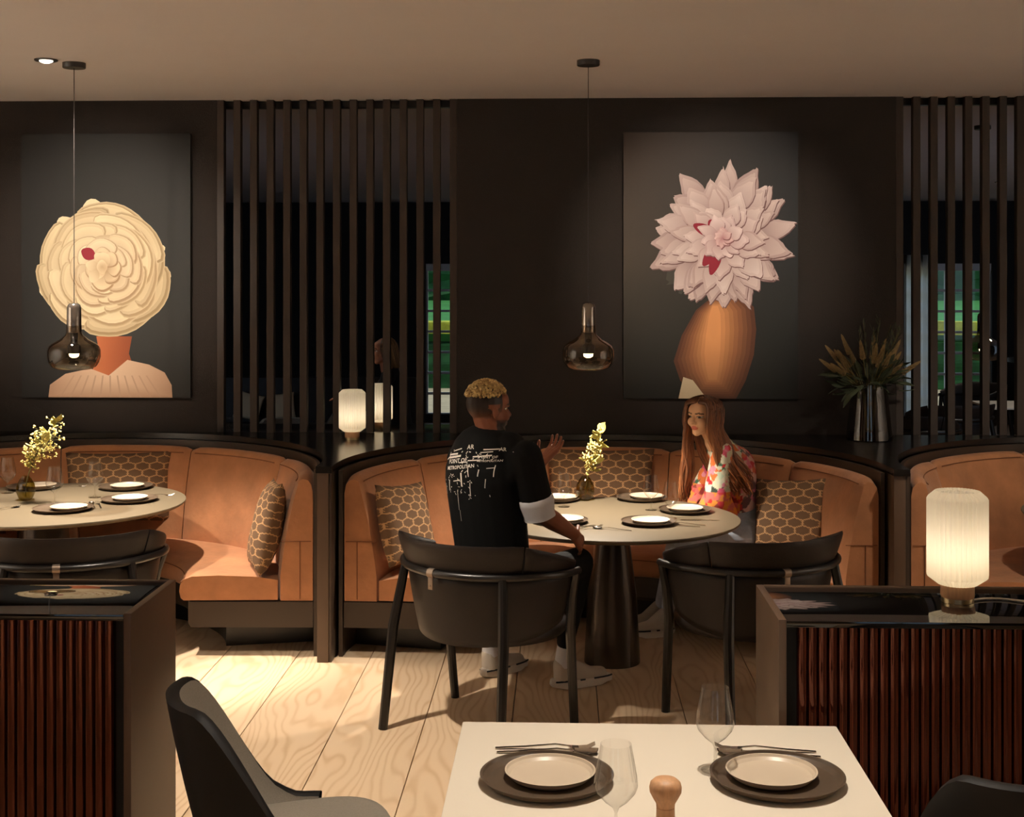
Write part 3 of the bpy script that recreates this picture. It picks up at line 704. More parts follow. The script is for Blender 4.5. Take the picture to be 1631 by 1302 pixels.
# ================================================================ ARMCHAIRS in black leather
def ringpt(a, z, k=1.0, dr=0):                          # a = angle from the back, degrees
    r = math.radians(a); return V((math.sin(r) * (.415 * k + dr), -math.cos(r) * (.395 * k + dr), z))
def armchair(lab, loc, rz, proto=[]):
    if proto:
        o = copy_tree(proto[0]); o.location = loc; o.rotation_euler = (0, 0, rz); o['label'] = lab; return o
    t = thing('armchair', lab, 'armchair', loc, rz, 'black leather armchairs')
    ring = [ringpt(a, .722 - .012 * max(0, abs(a) - 60) / 40) for a in range(-100, 101, 5)]
    MB().tube(ring, .0165, 12).build('back_tube', 'black_metal', t)
    def sling(u, v):                                    # leather hung from the tube, inside it
        a = -97 + 194 * u; z0 = .405 + .085 * (abs(a) / 97) ** 2.2; z = .712 + (z0 - .712) * v
        return ringpt(a, z, 1 - .12 * v ** 1.3, -.020)
    mb = MB().grid(sling, 41, 9); o = mb.build('leather_sling', 'leather', t, 60)
    sd = o.modifiers.new('thick', 'SOLIDIFY'); sd.thickness = .012
    for a0, a1 in ((-52, 52), (-100, -53.2), (53.2, 100)):   # padded panels rising above the tube
        def pad(u, v, a0=a0, a1=a1):
            a = a0 + (a1 - a0) * u; top = .858 - .105 * max(0, (abs(a) - 50) / 50) ** 1.1
            w = 2 * PI * v; zc = (.70 + top) / 2; hz = (top - .70) / 2
            e = 1 - .5 * abs(2 * u - 1) ** 14
            s, c_ = math.sin(w), math.cos(w); z = zc + hz * (abs(s) ** .7) * (1 if s > 0 else -1)
            fl = .052 * max(0, (z - .70) / .16) ** 1.2
            return ringpt(a, z, 1, -.030 + fl + .016 * e * (abs(c_) ** .8) * (1 if c_ > 0 else -1))
        mb = MB(); nu, nv = 17, 14
        vs = [pad(i / (nu - 1), j / nv) for i in range(nu) for j in range(nv)]
        fs = [(i * nv + j, (i + 1) * nv + j, (i + 1) * nv + (j + 1) % nv, i * nv + (j + 1) % nv) for i in range(nu - 1) for j in range(nv)]
        fs += [tuple(range(nv)), tuple((nu - 1) * nv + j for j in range(nv))[::-1]]
        mb.add(vs, fs).build('back_pad' if a0 == -52 else 'arm_pad', 'leather', t, 60)
    for s in (-1, 1):
        MB().tube([ringpt(s * 40, .715), V((s * .30, -.345, .45)), V((s * .318, -.395, 0))], [.020, .024, .021], 10).build('leg', 'black_metal', t)
        MB().tube([ringpt(s * 96, .708), V((s * .372, .075, .60)), V((s * .345, .10, .45)), V((s * .335, .15, 0))], [.018, .022, .023, .020], 10).build('leg', 'black_metal', t)
    pr = [(.001, .395), (.27, .395), (.31, .405), (.32, .43), (.31, .462), (.28, .475), (.001, .482)]
    m = MB().lathe(pr, 40); m.v = [(x * (1.0), y * .98 + .0 + (.05 * max(0, y / .3)), z) for x, y, z in m.v]
    m.build('seat_cushion', 'leather', t, 60)
    q = ringpt(-6, .722)
    st = MB().tube([q + V((-.016, 0, 0)), q + V((.016, 0, 0))], .0205, 14).build('strap_loop', 'clip_metal', t)
    MB().box(q.x - .013, q.x + .013, q.y - .012, q.y - .006, .652, .712, .002).build('strap_tab', 'clip_metal', st)
    sb = MB().sphere((q.x, q.y - .013, .668), .005, 8, 5).build('stud', 'steel', st)
    proto.append(t); return t
def rzc(deg): return -math.radians(deg)                 # heading clockwise from +Y
armchair('black leather armchair the man in black sits on', (-.31, 6.03, 0), rzc(33))
armchair('empty black leather armchair facing the woman\'s side of the couple\'s table', (.84, 6.16, 0), rzc(-24))
armchair('black leather armchair pulled up to the empty laid table', (-2.27, 6.135, 0), rzc(-16))

# ================================================================ SHELL CHAIRS at the white table
def shell_chair(lab, loc, rz, proto=[]):
    if proto:
        o = copy_tree(proto[0]); o.location = loc; o.rotation_euler = (0, 0, rz); o['label'] = lab; return o
    t = thing('shell_chair', lab, 'chair', loc, rz, 'upholstered shell chairs')
    def rim(a):                                         # rim height against angle from the back
        k = max(0, min(1, (abs(a) - .55) / 1.2)); return .87 - .395 * k * k * (3 - 2 * k)
    def surf(off, z_lo):
        def f(u, v):
            a = math.radians(-112 + 224 * u); z1 = rim(a); z = z_lo + (z1 - z_lo) * v
            lean = .07 * (z - .44) / .4 * math.cos(a); k = 1 - .10 * (1 - v) ** 2
            rx, ry = (.265 + off) * k, (.255 + off) * k
            sq = .86
            return V((math.copysign(abs(math.sin(a)) ** sq, a) * rx, -(math.copysign(abs(math.cos(a)) ** sq, math.cos(a))) * ry - lean, z))
        return f
    a, b = surf(.012, .40), surf(-.024, .43); nu, nv = 45, 12
    MB().grid(a, nu, nv).build('outer_shell', 'shell_dark', t, 60)
    MB().grid(b, nu, nv).build('lining', 'grey_fabric', t, 70)
    rm = MB(); rows = 4                                  # dark rolled rim closing shell and lining
    for i in range(nu):
        u = i / (nu - 1); p, q = a(u, 1), b(u, 1); mid = (p + q) / 2 + V((0, 0, .009)); rm.v += [tuple(q), tuple(mid * .6 + q * .4 + V((0, 0, .002))), tuple(mid * .6 + p * .4 + V((0, 0, .002))), tuple(p)]
    for i in range(nu - 1):
        for q in range(3): rm.f.append((i * 4 + q, i * 4 + 4 + q, i * 4 + 5 + q, i * 4 + 1 + q))
    rm.build('rim', 'shell_dark', t, 70)
    def seat_sec(z, k): return [(.245 * k * math.copysign(abs(math.cos(w)) ** .55, math.cos(w)), .03 + .25 * k * math.copysign(abs(math.sin(w)) ** .55, math.sin(w)), z) for w in [2 * PI * i / 40 for i in range(40)]]
    mb = MB(); secs = [seat_sec(.395, .9), seat_sec(.41, .98), seat_sec(.45, 1.0), seat_sec(.466, .97), seat_sec(.472, .88), seat_sec(.474, .5)]
    mb.add([p for s_ in secs for p in s_], [(i * 40 + q, i * 40 + (q + 1) % 40, i * 40 + 40 + (q + 1) % 40, i * 40 + 40 + q) for i in range(5) for q in range(40)] + [tuple(range(40))[::-1], tuple(200 + q for q in range(40))])
    mb.build('seat', 'grey_fabric', t, 60)
    for sx in (-1, 1):
        for sy in (-1, 1): MB().tube([(sx * .15, sy * .15, .41), (sx * .23, sy * .23, 0)], [.017, .011], 10).build('leg', 'black_metal', t)
    proto.append(t); return t
shell_chair('dark shell chair with grey fabric lining beside the amber reeded partition', (-.725, 3.61, 0), rzc(70))
shell_chair('dark shell chair below the pleated lamp on the partition', (1.08, 3.24, 0), rzc(8))

# ================================================================ REEDED PARTITIONS
PH, PY0, PY1 = 1.02, 3.777, 4.22
reed = MB()
ns = 9; RW = .0285
pr = [(-RW / 2, .012)] + [(-RW / 2 * math.cos(PI * i / ns), -.012 * math.sin(PI * i / ns)) for i in range(ns + 1)] + [(RW / 2, .012)]
reed.add([(x, y, z) for z in (.05, PH - .024) for x, y in pr], [(i, i + 1, len(pr) + i + 1, len(pr) + i) for i in range(len(pr) - 1)] + [tuple(range(len(pr))), tuple(len(pr) + i for i in range(len(pr)))[::-1]])
reed_m = reed.mesh('reed', 40)
def partition(xa, xb, end, nre, lab):
    t = thing('reeded_partition', lab, 'partition', (0, 0, 0), group='reeded glass partitions')
    s = 1 if end == xb else -1
    MB().box(min(end, end - s * .022), max(end, end - s * .022), PY0, PY1, 0, PH, .002).build('end_panel', 'bronze', t)
    a, b = (xa, end - .0225) if s > 0 else (end + .0225, xb)
    MB().box(a, b, PY1 - .022, PY1, 0, PH, .002).build('back_panel', 'bronze', t)
    MB().box(a, b, PY0 + .002, PY1 - .0225, PH - .022, PH - .004, .002).build('glass_top', 'black_glass', t)
    MB().box(a, b, PY0 + .035, PY0 + .05, .0, PH - .024).build('backing_board', 'shell_dark', t, 0)
    MB().box(a, b, PY0 + .004, PY0 + .034, .0, .05).build('bottom_rail', 'shell_dark', t, 0)
    for i in range(nre):
        x = end - s * (.055 + RW * (i + .5))
        link('reed', reed_m, 'reed_glass', t, loc=(x, PY0 + .021, 0))
    return t
partition(-2.75, -1.232, -1.232, 50, 'low partition with amber reeded glass and a bare black glass top')
partition(.606, 2.4, .606, 58, 'low partition with amber reeded glass carrying a pleated lamp')

# ================================================================ PLEATED TABLE LAMPS
def pleated_lamp(lab, loc, cord=None, watts=2.2, sc=1):
    t = thing('pleated_lamp', lab, 'table lamp', loc, 0, 'pleated shade table lamps'); t.scale = (sc,) * 3
    n = 76
    prof = [(.048, .296), (.060, .302), (.078, .286), (.0815, .280), (.0815, .075), (.0805, .068), (.052, .047)]
    MB().lathe(prof, n, close=False, rfun=lambda i: 1.0 if i % 2 else .94).build('shade', 'shade_paper', t, 25)
    MB().lathe([(.001, .012), (.0435, .012), (.045, .016), (.045, .046), (.001, .046)], 36).build('wooden_base', 'pale_wood', t)
    MB().lathe([(.001, 0), (.0435, 0), (.0435, .0118), (.001, .0118)], 36).build('metal_foot', 'lamp_metal', t)
    MB().tube([(0, 0, .04), (0, 0, .10)], .008, 10).build('lamp_holder', 'lamp_metal', t)
    MB().sphere((0, 0, .118), .022, 14, 9).build('bulb', 'bulb', t, 180)
    if cord: MB().tube([(V(p) - V(loc)) / sc for p in cord], .0030, 6).build('cord', 'cable_white', t)
    l = bpy.data.lights.new('lamp_glow', 'POINT'); l.energy = watts; l.color = (1, .90, .74); l.shadow_soft_size = .02
    lo = bpy.data.objects.new('lamp_glow', l); COL.objects.link(lo); lo.location = V(loc) + V((0, 0, .15 * sc))
    return t
p = G(1525, 956, PH); zt = PH - .0035
cord = []
for i in range(15):
    u = i / 14; cord.append((p.x + .044 + .30 * u, p.y + .0 - .02 * u + .028 * math.sin(2.6 * PI * u * .8) , zt + .0035))
pleated_lamp('lit pleated white lamp on the black glass of the low partition', (p.x, p.y, zt), cord, .34, 1.09)
p = G(561, 700, CT); pleated_lamp('lit pleated white lamp on the black stone counter', (p.x, p.y, CT + .0005), None, .34)

# ================================================================ VASES AND FLOWERS
def leaf_mesh(L, W, bend=.2):
    mb = MB()
    mb.grid(lambda u, v: ((v - .5) * W * math.sin(PI * min(1, u * .92 + .06)) ** .8, u * L, bend * L * u * u - abs(v - .5) * W * .35), 7, 4); return mb
def orient(p, d, roll=0):
    q = V(d).normalized().to_track_quat('Y', 'Z').to_matrix().to_4x4(); return Matrix.Translation(p) @ q @ Matrix.Rotation(roll, 4, 'Y')
def bud_vase(px, py, lab, flab, top, seed, spread):
    p = G(px, py, TZ); rnd = random.Random(seed)
    v = MB().lathe([(.001, .001), (.026, 0), (.040, .015), (.051, .045), (.052, .065), (.046, .092), (.032, .118), (.022, .130), (.021, .136)], 36, close=False).build('bud_vase', 'olive_glass', None, 70, loc=(p.x, p.y, TZ))
    tag(v, lab, 'vase', 'olive glass bud vases')
    t = thing('flower_spray', flab, 'flowers', (p.x, p.y, TZ), 0, 'yellow flower sprays')
    tp = top - V((p.x, p.y, TZ))
    def path(u, off): return V((tp.x * u ** 1.5, tp.y * u, .02 + (tp.z - .02) * u)) + off * math.sin(PI * u * .5) * u
    for si in range(5):
        off = V((rnd.uniform(-1, 1), rnd.uniform(-1, 1), 0)) * spread * (.25 if si else 0); off.z = rnd.uniform(-.04, .0) * 1 if si else 0
        um = 1.0 if si == 0 else rnd.uniform(.62, .92)
        pts = [path(um * i / 8, off * (um * i / 8)) for i in range(9)]
        MB().tube(pts, [.0022] * 5 + [.0015] * 4, 5).build('stem', 'stem', t)
        cl = MB(); tw = MB()
        for k in range(34):
            u = rnd.uniform(.50, 1.0) ** .9 * um; b = path(u, off * u)
            r = spread * (.32 + .5 * math.sin(PI * min(1, (u - .35) / .65))) * .55
            e = b + V((rnd.gauss(0, 1), rnd.gauss(0, 1), rnd.gauss(.3, .8))).normalized() * r * rnd.uniform(.4, 1)
            tw.tube([b, e], .0007, 3)
            for q in range(3): cl.sphere(e + V((rnd.uniform(-1, 1), rnd.uniform(-1, 1), rnd.uniform(-1, 1))) * .006, rnd.uniform(.003, .0055), 5, 4)
        tag(cl.build('blossom_cluster', 'petal_yellow', t, 180), kind='stuff'); tw.build('twigs', 'stem', t)
    for k in range(18):
        u = rnd.uniform(.40, .98); b = path(u, V((0, 0, 0))); d = V((rnd.uniform(-1, 1), rnd.uniform(-1, .6), rnd.uniform(-.3, .7)))
        L = rnd.uniform(.045, .085); leaf_mesh(L, L * .62).xf(orient(b, d, rnd.uniform(-1, 1))).build('leaf', 'leaf_yellow', t, 60)
bud_vase(932, 797, 'egg shaped olive glass bud vase on the couple\'s table', 'slender spray of yellow blossom standing on the couple\'s table', D(957, 680, 7.4), 5, .13)
bud_vase(41, 797, 'egg shaped olive glass bud vase on the empty laid table', 'spreading spray of yellow blossom standing on the empty laid table', D(92, 668, 7.25), 9, .23)
# tall vase with dried flowers on the counter
p = V((1.86, 8.19, CT))
v = thing('fluted_vase', 'tall tapered dark glass vase on the black counter', 'vase', p)
MB().lathe([(.001, .003), (.132, .001), (.138, .006), (.136, .03), (.10, .335), (.101, .345)], 48, close=False, rfun=lambda i: 1 + .012 * (i % 2)).build('body', 'vase_glass', v, 20)
MB().lathe([(.001, .004), (.128, .004), (.122, .06), (.001, .06)], 32).build('thick_foot', 'black_glass', v)
t = thing('dried_bouquet', 'bouquet of dark leaves and tan dried flower spikes above the black counter', 'bouquet', p)
rnd = random.Random(21)
lf = [leaf_mesh(.10, .032, .25).mesh('leaf', 60), leaf_mesh(.13, .026, -.35).mesh('leaf', 60)]
def spike_mesh():
    mb = MB(); r2 = random.Random(4)
    for i in range(16):
        z = i / 15
        for q in range(7):
            a = q / 7 * 2 * PI + i * .7; r = .017 * (1 - z) ** .55 + .002
            b = V((r * .5 * math.cos(a), z * .12, r * .5 * math.sin(a))); e = V((r * math.cos(a), z * .12 + .012, r * math.sin(a)))
            mb.tube([b, e], [.0032, .0012], 4)
    mb.tube([(0, 0, 0), (0, .125, 0)], .004, 5); return mb.mesh('flower_spike', 60)
spk = spike_mesh()
for k in range(26):
    a = rnd.uniform(0, 2 * PI); el = rnd.uniform(.2, 1.5); d = V((math.cos(a) * .85, math.sin(a) * .5 - .2, el))
    L = rnd.uniform(.08, .19); b = V((d.x * .05, d.y * .05, .30)); e = b + d.normalized() * L + V((0, 0, .05)); e.y = min(e.y, .12)
    MB().tube([V((d.x * .02, d.y * .02, .02)), b, e], .0024, 5).build('stem', 'stem', t)
    o = link('flower_spike', spk, 'spike_tan', t); o.matrix_local = orient(e, d + V((0, 0, .25)), rnd.random() * 6)
for k in range(96):
    a = rnd.uniform(0, 2 * PI); el = rnd.uniform(-.5, 1.1); d = V((math.cos(a), math.sin(a) * .6 - .12, el)); b = V((d.x * .05, d.y * .05, .34)) + d.normalized() * rnd.uniform(.0, .14)
    b.y = min(b.y, .10)
    o = link('leaf', lf[k % 2], 'leaf_green', t); o.matrix_local = orient(b, V((d.x, min(d.y, .3), d.z * .8)), rnd.uniform(-1, 1))
for k in range(9):
    a = rnd.uniform(0, 2 * PI); d = V((math.cos(a) * .32 + .10, math.sin(a) * .25 - .1, 1)); b = V((d.x * .05, d.y * .05, .30)); L = rnd.uniform(.34, .56)
    e = b + d.normalized() * L; e.y = min(e.y, .16)
    MB().tube([V((0, 0, .02)), b, e], [.0026, .0022, .001], 5).build('stem', 'stem', t)
    mb = MB()
    for i in range(12):
        q = b.lerp(e, .4 + .6 * i / 12); mb2 = leaf_mesh(.05, .012, .1).xf(orient(q, d.normalized() * .8 + V((rnd.uniform(-1, 1), rnd.uniform(-.6, .3), .4)), 0)); mb.add(mb2.v, mb2.f)
    mb.build('leafy_sprig', 'leaf_green', t, 60)

# ================================================================ THE ROOM BEHIND THE SCREENS
BX0, BX1, BY0, BY1 = -7.0, 9.0, WY + .12, 19.0
struct('floor_back', MB().box(BX0, BX1, BY0, BY1, -.2, -.0), 'back_floor' if 'back_floor' in M else mat('back_floor', (120, 92, 66), .5, var=.1))
struct('ceiling_back', MB().box(BX0, BX1, BY0, BY1, CEIL, CEIL + .15), 'ceiling_paint')
struct('wall_back_left', MB().box(BX0 - .12, BX0, BY0, BY1, 0, CEIL), 'wall_fabric')
struct('wall_back_right', MB().box(BX1, BX1 + .12, BY0, BY1, 0, CEIL), 'wall_fabric')
w1 = (4.80, 6.02, .12, 2.26); w2 = (-1.95, -1.2, .12, 2.26)
wfar = MB()
for a, b, z0, z1 in ((BX0, w2[0], 0, CEIL), (w2[1], w1[0], 0, CEIL), (w1[1], BX1, 0, CEIL), (w2[0], w2[1], 0, .12), (w2[0], w2[1], 2.26, CEIL), (w1[0], w1[1], 0, .12), (w1[0], w1[1], 2.26, CEIL)): wfar.box(a, b, BY1, BY1 + .2, z0, z1)
struct('wall_far', wfar, mat('far_paint', (30, 28, 28), .8))
for i, (a, b, z0, z1) in enumerate((w1, w2)):
    m = MB(); nb = 4 if i == 0 else 2
    for k in range(nb + 1):
        x = a + (b - a) * k / nb; m.box(max(a, x - .028), min(b, x + .028), BY1 + .05, BY1 + .10, z0, z1)
    z = z1 - .10; m.box(a, b, BY1 + .03, BY1 + .12, z, z1)
    while z > z0 + .2:
        z -= .295; m.box(a, b, BY1 + .055, BY1 + .095, z, z + .035)
    wo = struct('window_%d' % (i + 3), m, 'window_white')
    MB().box(a, b, BY1 + .072, BY1 + .076, z0, z1).build('pane', 'pane_glass', wo, 0)
cm = bpy.data.materials.new('sheer'); cm.use_nodes = True; nt = cm.node_tree; nt.nodes.remove(nt.nodes['Principled BSDF'])
tr = N(nt, 'ShaderNodeBsdfTranslucent'); tr.inputs[0].default_value = (.85, .85, .85, 1); nt.links.new(tr.outputs[0], nt.nodes['Material Output'].inputs[0])
o = MB().grid(lambda u, v: (4.80 + .44 * u, BY1 - .06 + .03 * math.sin(u * 26), .02 + 2.36 * v), 40, 4).build('curtain', cm, None, 60)
tag(o, 'white curtain drawn to one side of the garden window', 'curtain')
# garden outside
tag(MB().box(-14, 20, BY1 + .2, 26, -.3, -.05).build('ground', 'paving', smooth=0), kind='structure')
tag(MB().add([(-16, 26.6, 1.15), (26, 26.6, 1.15), (26, 40, 1.5), (-16, 40, 1.5), (-16, 26.6, -.3), (26, 26.6, -.3)], [(0, 1, 2, 3), (4, 5, 1, 0)]).build('lawn', 'lawn', smooth=0), kind='structure')
def bumpy(x0, x1, y0, y1, z0, z1, seed, amp):
    m = bmesh.new(); bmesh.ops.create_cube(m, size=1)
    bmesh.ops.subdivide_edges(m, edges=m.edges[:], cuts=14, use_grid_fill=True)
    for q in m.verts:
        c = V((x0 + (q.co.x + .5) * (x1 - x0), y0 + (q.co.y + .5) * (y1 - y0), z0 + (q.co.z + .5) * (z1 - z0))); nn = mnoise.noise_vector(c * 3.1 + V((seed, 0, 0))); q.co = c + nn * amp
    return MB().bm(m)
tag(bumpy(-6, 14, 25.9, 26.5, -.1, .82, 1, .10).build('hedge', 'hedge', None, 0), 'clipped green hedge outside the garden window', 'hedge')
tag(bumpy(-6, 14, 26.0, 26.5, 1.02, 1.24, 4, .08).build('golden_shrub', 'gold_shrub', None, 0), 'golden shrub on top of the garden bank', 'shrub')
tag(bumpy(-12, 24, 40, 42, 1.3, 7, 8, .7).build('tree_belt', 'hedge', None, 0), 'dark trees at the end of the lawn', 'trees', kind='stuff')
# fixtures and furniture of the back room
for (x, y), w, lab in (((-3.2, 11.5), 60, 'over the dark bench'), ((.6, 12.5), 60, 'over the fair haired guest'), ((4.2, 11.0), 90, 'over the armchairs'), ((5.0, 15.5), 60, 'before the bar counter')):  # downlights added so floor bounce lights the back room ceiling
    t = thing('downlight', 'added back room fill downlight ' + lab, 'downlight', (x, y, CEIL - .004), group='added back room fill downlights')
    link('trim_ring', trim_m, 'black_metal', t); link('lens', lens_m, 'lens', t)
    spot('downlight_beam', (x, y, CEIL - .04), (x, y, 0), w, 110, .6, .04)
tag(MB().box(-2.6, .2, BY0 + .02, BY0 + .62, .965, .998, .003).build('service_ledge', 'counter_stone'), 'dark ledge behind the slatted screen, carrying a pleated lamp', 'ledge')
tag(MB().box(-2.55, .15, BY0 + .06, BY0 + .56, .0, .965, .003).build('ledge_cabinet', 'shell_dark'), 'dark cabinet under the ledge behind the slatted screen', 'cabinet')
p = D(606, 683, 8.93); pleated_lamp('pleated lamp glowing between the slats on the ledge behind', (p.x, p.y, .9985), None, .3)
p = D(365, 690, 8.85)
tag(MB().lathe([(.001, .003), (.026, .0), (.03, .006), (.033, .085)], 24, close=False).build('tumbler', 'clear_glass', None, 60, loc=(p.x, p.y, .9985)), 'small glass tumbler on the ledge behind the slatted screen', 'tumbler')
b = thing('bench', 'dark upholstered bench seen through the slatted screen behind the lamp', 'bench', (-3.0, 14.3, 0))
MB().box(-1.2, 1.4, -.35, .2, .0, .46, .03).build('seat', 'leather', b); MB().box(-1.2, 1.4, .21, .36, .0, .95, .03).build('backrest', 'leather', b)
for lab, px, d, r in (('plain cream cushion on the dark bench, tilted', 384, 14.15, .25), ('plain cream cushion on the dark bench, upright', 442, 14.25, -.1)):
    q = D(px, 620, d); me = cushion_mesh(.28, .30, .12) if 'cc' not in cmesh else cmesh['cc']; cmesh['cc'] = me
    if lab.endswith('upright'): me = cmesh['cc']
    o = link('bench_cushion', me, 'cushion_cream', None, loc=(q.x, 14.38, .64)); o.rotation_euler = (-.25, r, .1); tag(o, lab, 'cushion', 'cream cushions on the dark bench')
for lab, px, d, hd in (('shell chair facing the slatted screen in the back room', 455, 10.6, 165), ('shell chair turned away from the bench in the back room', 540, 11.4, 200)):
    q = D(px, 600, d); shell_chair(lab, (q.x, q.y, 0), rzc(hd))
for lab, px, d, hd in (('black armchair before the garden window curtain', 1450, 11.6, 30), ('black armchair before the garden window panes', 1508, 12.6, -15), ('black armchair close to the white back room table', 1540, 14.9, -110)):
    q = D(px, 600, d); armchair(lab, (q.x, q.y, 0), rzc(hd))
bt = thing('square_table', 'pale square table in the back room before the garden window', 'table', (5.0, 13.75, 0))
MB().box(-.75, .75, -.4, .4, .728, .75, .006).build('table_top', 'white_top', bt); MB().box(-.05, .05, -.05, .05, .03, .728, .004).build('column', 'table_dark', bt); MB().box(-.28, .28, -.28, .28, .0, .03, .006).build('base', 'table_dark', bt)
br = thing('bar_counter', 'dark bar counter beside the garden window', 'bar', (6.05, 16.4, 0))
MB().box(-.62, 1.6, -.35, .35, 1.02, 1.07, .004).build('bar_top', 'counter_stone', br); MB().box(-.3, 1.55, -.28, .3, 0, 1.02, .004).build('bar_front', 'far_paint', br)
pd = G(1565, 203, CEIL - .012); pendant(pd.x, pd.y, pz(1560, 498, 10.0), 'smoked glass pendant glowing behind the slatted screen', watts=14)

# ================================================================ PEOPLE
def evaluated(o):
    dg = bpy.context.evaluated_depsgraph_get(); ev = o.evaluated_get(dg); me = bpy.data.meshes.new_from_object(ev); return me
def blob(name, mb, voxel, smooth, m, parent, colfn=None, it=6):   # fuse the pieces into one smooth skin
    me = bpy.data.meshes.new(name); me.from_pydata(mb.v, [], mb.f)
    bm_ = bmesh.new(); bm_.from_mesh(me); bmesh.ops.recalc_face_normals(bm_, faces=bm_.faces[:]); bm_.to_mesh(me); bm_.free()
    o = bpy.data.objects.new(name, me); COL.objects.link(o)
    r = o.modifiers.new('r', 'REMESH'); r.mode = 'VOXEL'; r.voxel_size = voxel
    s = o.modifiers.new('s', 'SMOOTH'); s.factor = .5; s.iterations = it
    bpy.context.view_layer.update(); me2 = evaluated(o); bpy.data.objects.remove(o)
    for p_ in me2.polygons: p_.use_smooth = True
    if colfn: setcol(me2, [colfn(v.co) for v in me2.vertices])
    me2.name = name
    return link(name, me2, m, parent)
def frame(hd, pitch=0):                                 # heading clockwise from +Y -> (right, forward, up)
    h = math.radians(hd); f = V((math.sin(h) * math.cos(pitch), math.cos(h) * math.cos(pitch), math.sin(pitch))); r = V((math.cos(h), -math.sin(h), 0)); return r, f, r.cross(f)
def head(mb, C, fr, s=1.0, fem=False):
    r, f, u = fr; L = lambda x, y, z: C + r * x * s + f * y * s + u * z * s
    Mx = Matrix((r, f, u)).transposed()
    el = lambda c, rad: mb.sphere(L(*c), tuple(q * s for q in rad), 20, 14, Mx)
    el((0, -.012, .030), (.074, .096, .086)); el((0, .028, -.035), (.056 if fem else .060, .062, .074)); el((0, .062, -.092), (.022 if fem else .027, .024, .022))
    el((0, .055, .035), (.058, .038, .050))
    mb.caps(L(0, .086, .006), .0075 * s, L(0, .108, -.028), .0115 * s); el((-.012, .096, -.031), (.008, .010, .008)); el((.012, .096, -.031), (.008, .010, .008))
    mb.caps(L(-.036, .076, .018), .011 * s, L(.036, .076, .018), .011 * s)
    for q in (-1, 1):
        el((q * .036, .058, -.030), (.026, .028, .028)); el((q * .077, -.008, -.012), (.007, .016, .026)); mb.caps(L(q * .056, .0, -.06), .020 * s, L(q * .014, .062, -.092), .016 * s)
    mb.caps(L(-.017, .083, -.057), .0075 * s, L(.017, .083, -.057), .0075 * s); mb.caps(L(-.013, .081, -.067), .0085 * s, L(.013, .081, -.067), .0085 * s)
def hand(mb, wrist, d, nrm, side, s=1.0, curl=.35, spread=.10):  # d along the fingers, nrm out of the palm, side towards the thumb
    d = V(d).normalized(); nrm = V(nrm); nrm = (nrm - d * nrm.dot(d)).normalized(); sd = V(side); sd = (sd - d * sd.dot(d) - nrm * sd.dot(nrm)).normalized()
    kn = wrist + d * .092 * s
    for q in (-.028, -.009, .010, .028): mb.caps(wrist + sd * q * .6 * s + d * .015 * s, .015 * s, kn + sd * q * s, .0125 * s, 10)
    for q, L in ((.030, .072), (.011, .082), (-.010, .076), (-.029, .060)):
        p = kn + sd * q * s; dr = (d + sd * q / .03 * spread).normalized(); rr = .0092 * s
        for k in range(3):
            c = curl * (k + .6); e = (dr * math.cos(c) + nrm * math.sin(c)); p2 = p + e * L * s * (.44, .31, .25)[k]; mb.caps(p, rr, p2, rr * .9, 9); p, rr = p2, rr * .92
    p = wrist + d * .028 * s + sd * .026 * s
    for k, L in enumerate((.042, .032, .026)):
        e = (d * (.55 + .15 * k) + sd * (.8 - .3 * k) + nrm * (.25 + .1 * k)).normalized(); p2 = p + e * L * s; mb.caps(p, .0115 * s * (1 - .08 * k), p2, .0105 * s * (1 - .1 * k), 9); p = p2
def face_colours(C, fr, s, skin, lip, brow, fem, extra=None):
    r, f, u = fr
    def fn(co):
        q = (co - C) / s; x, y, z = q.dot(r), q.dot(f), q.dot(u); c = skin(co) if callable(skin) else skin
        if extra:
            e = extra(x, y, z, c)
            if e: c = e
        if abs(x) < .12 and y > .03 and -.16 < z < .12:
            ax = abs(x)
            if y > .078 and (ax / .024) ** 2 + ((z + .062) / .0125) ** 2 < 1: c = mix(c, lip, .85)
            if y > .05 and .012 < ax < .054 and abs(z - (.026 - (ax - .033) ** 2 * 9)) < .0045: c = mix(c, brow, .85)
            ex = (ax - .033) / .0155; ez = (z - .004) / .0072
            if y > .05 and ex * ex + ez * ez < 1.0:
                c = (228, 220, 210) if abs(ex) > .42 else (46, 30, 22)
                if ez > .45 or ex * ex + ez * ez > .8: c = (34, 22, 18)
        return lin(c)
    return fn
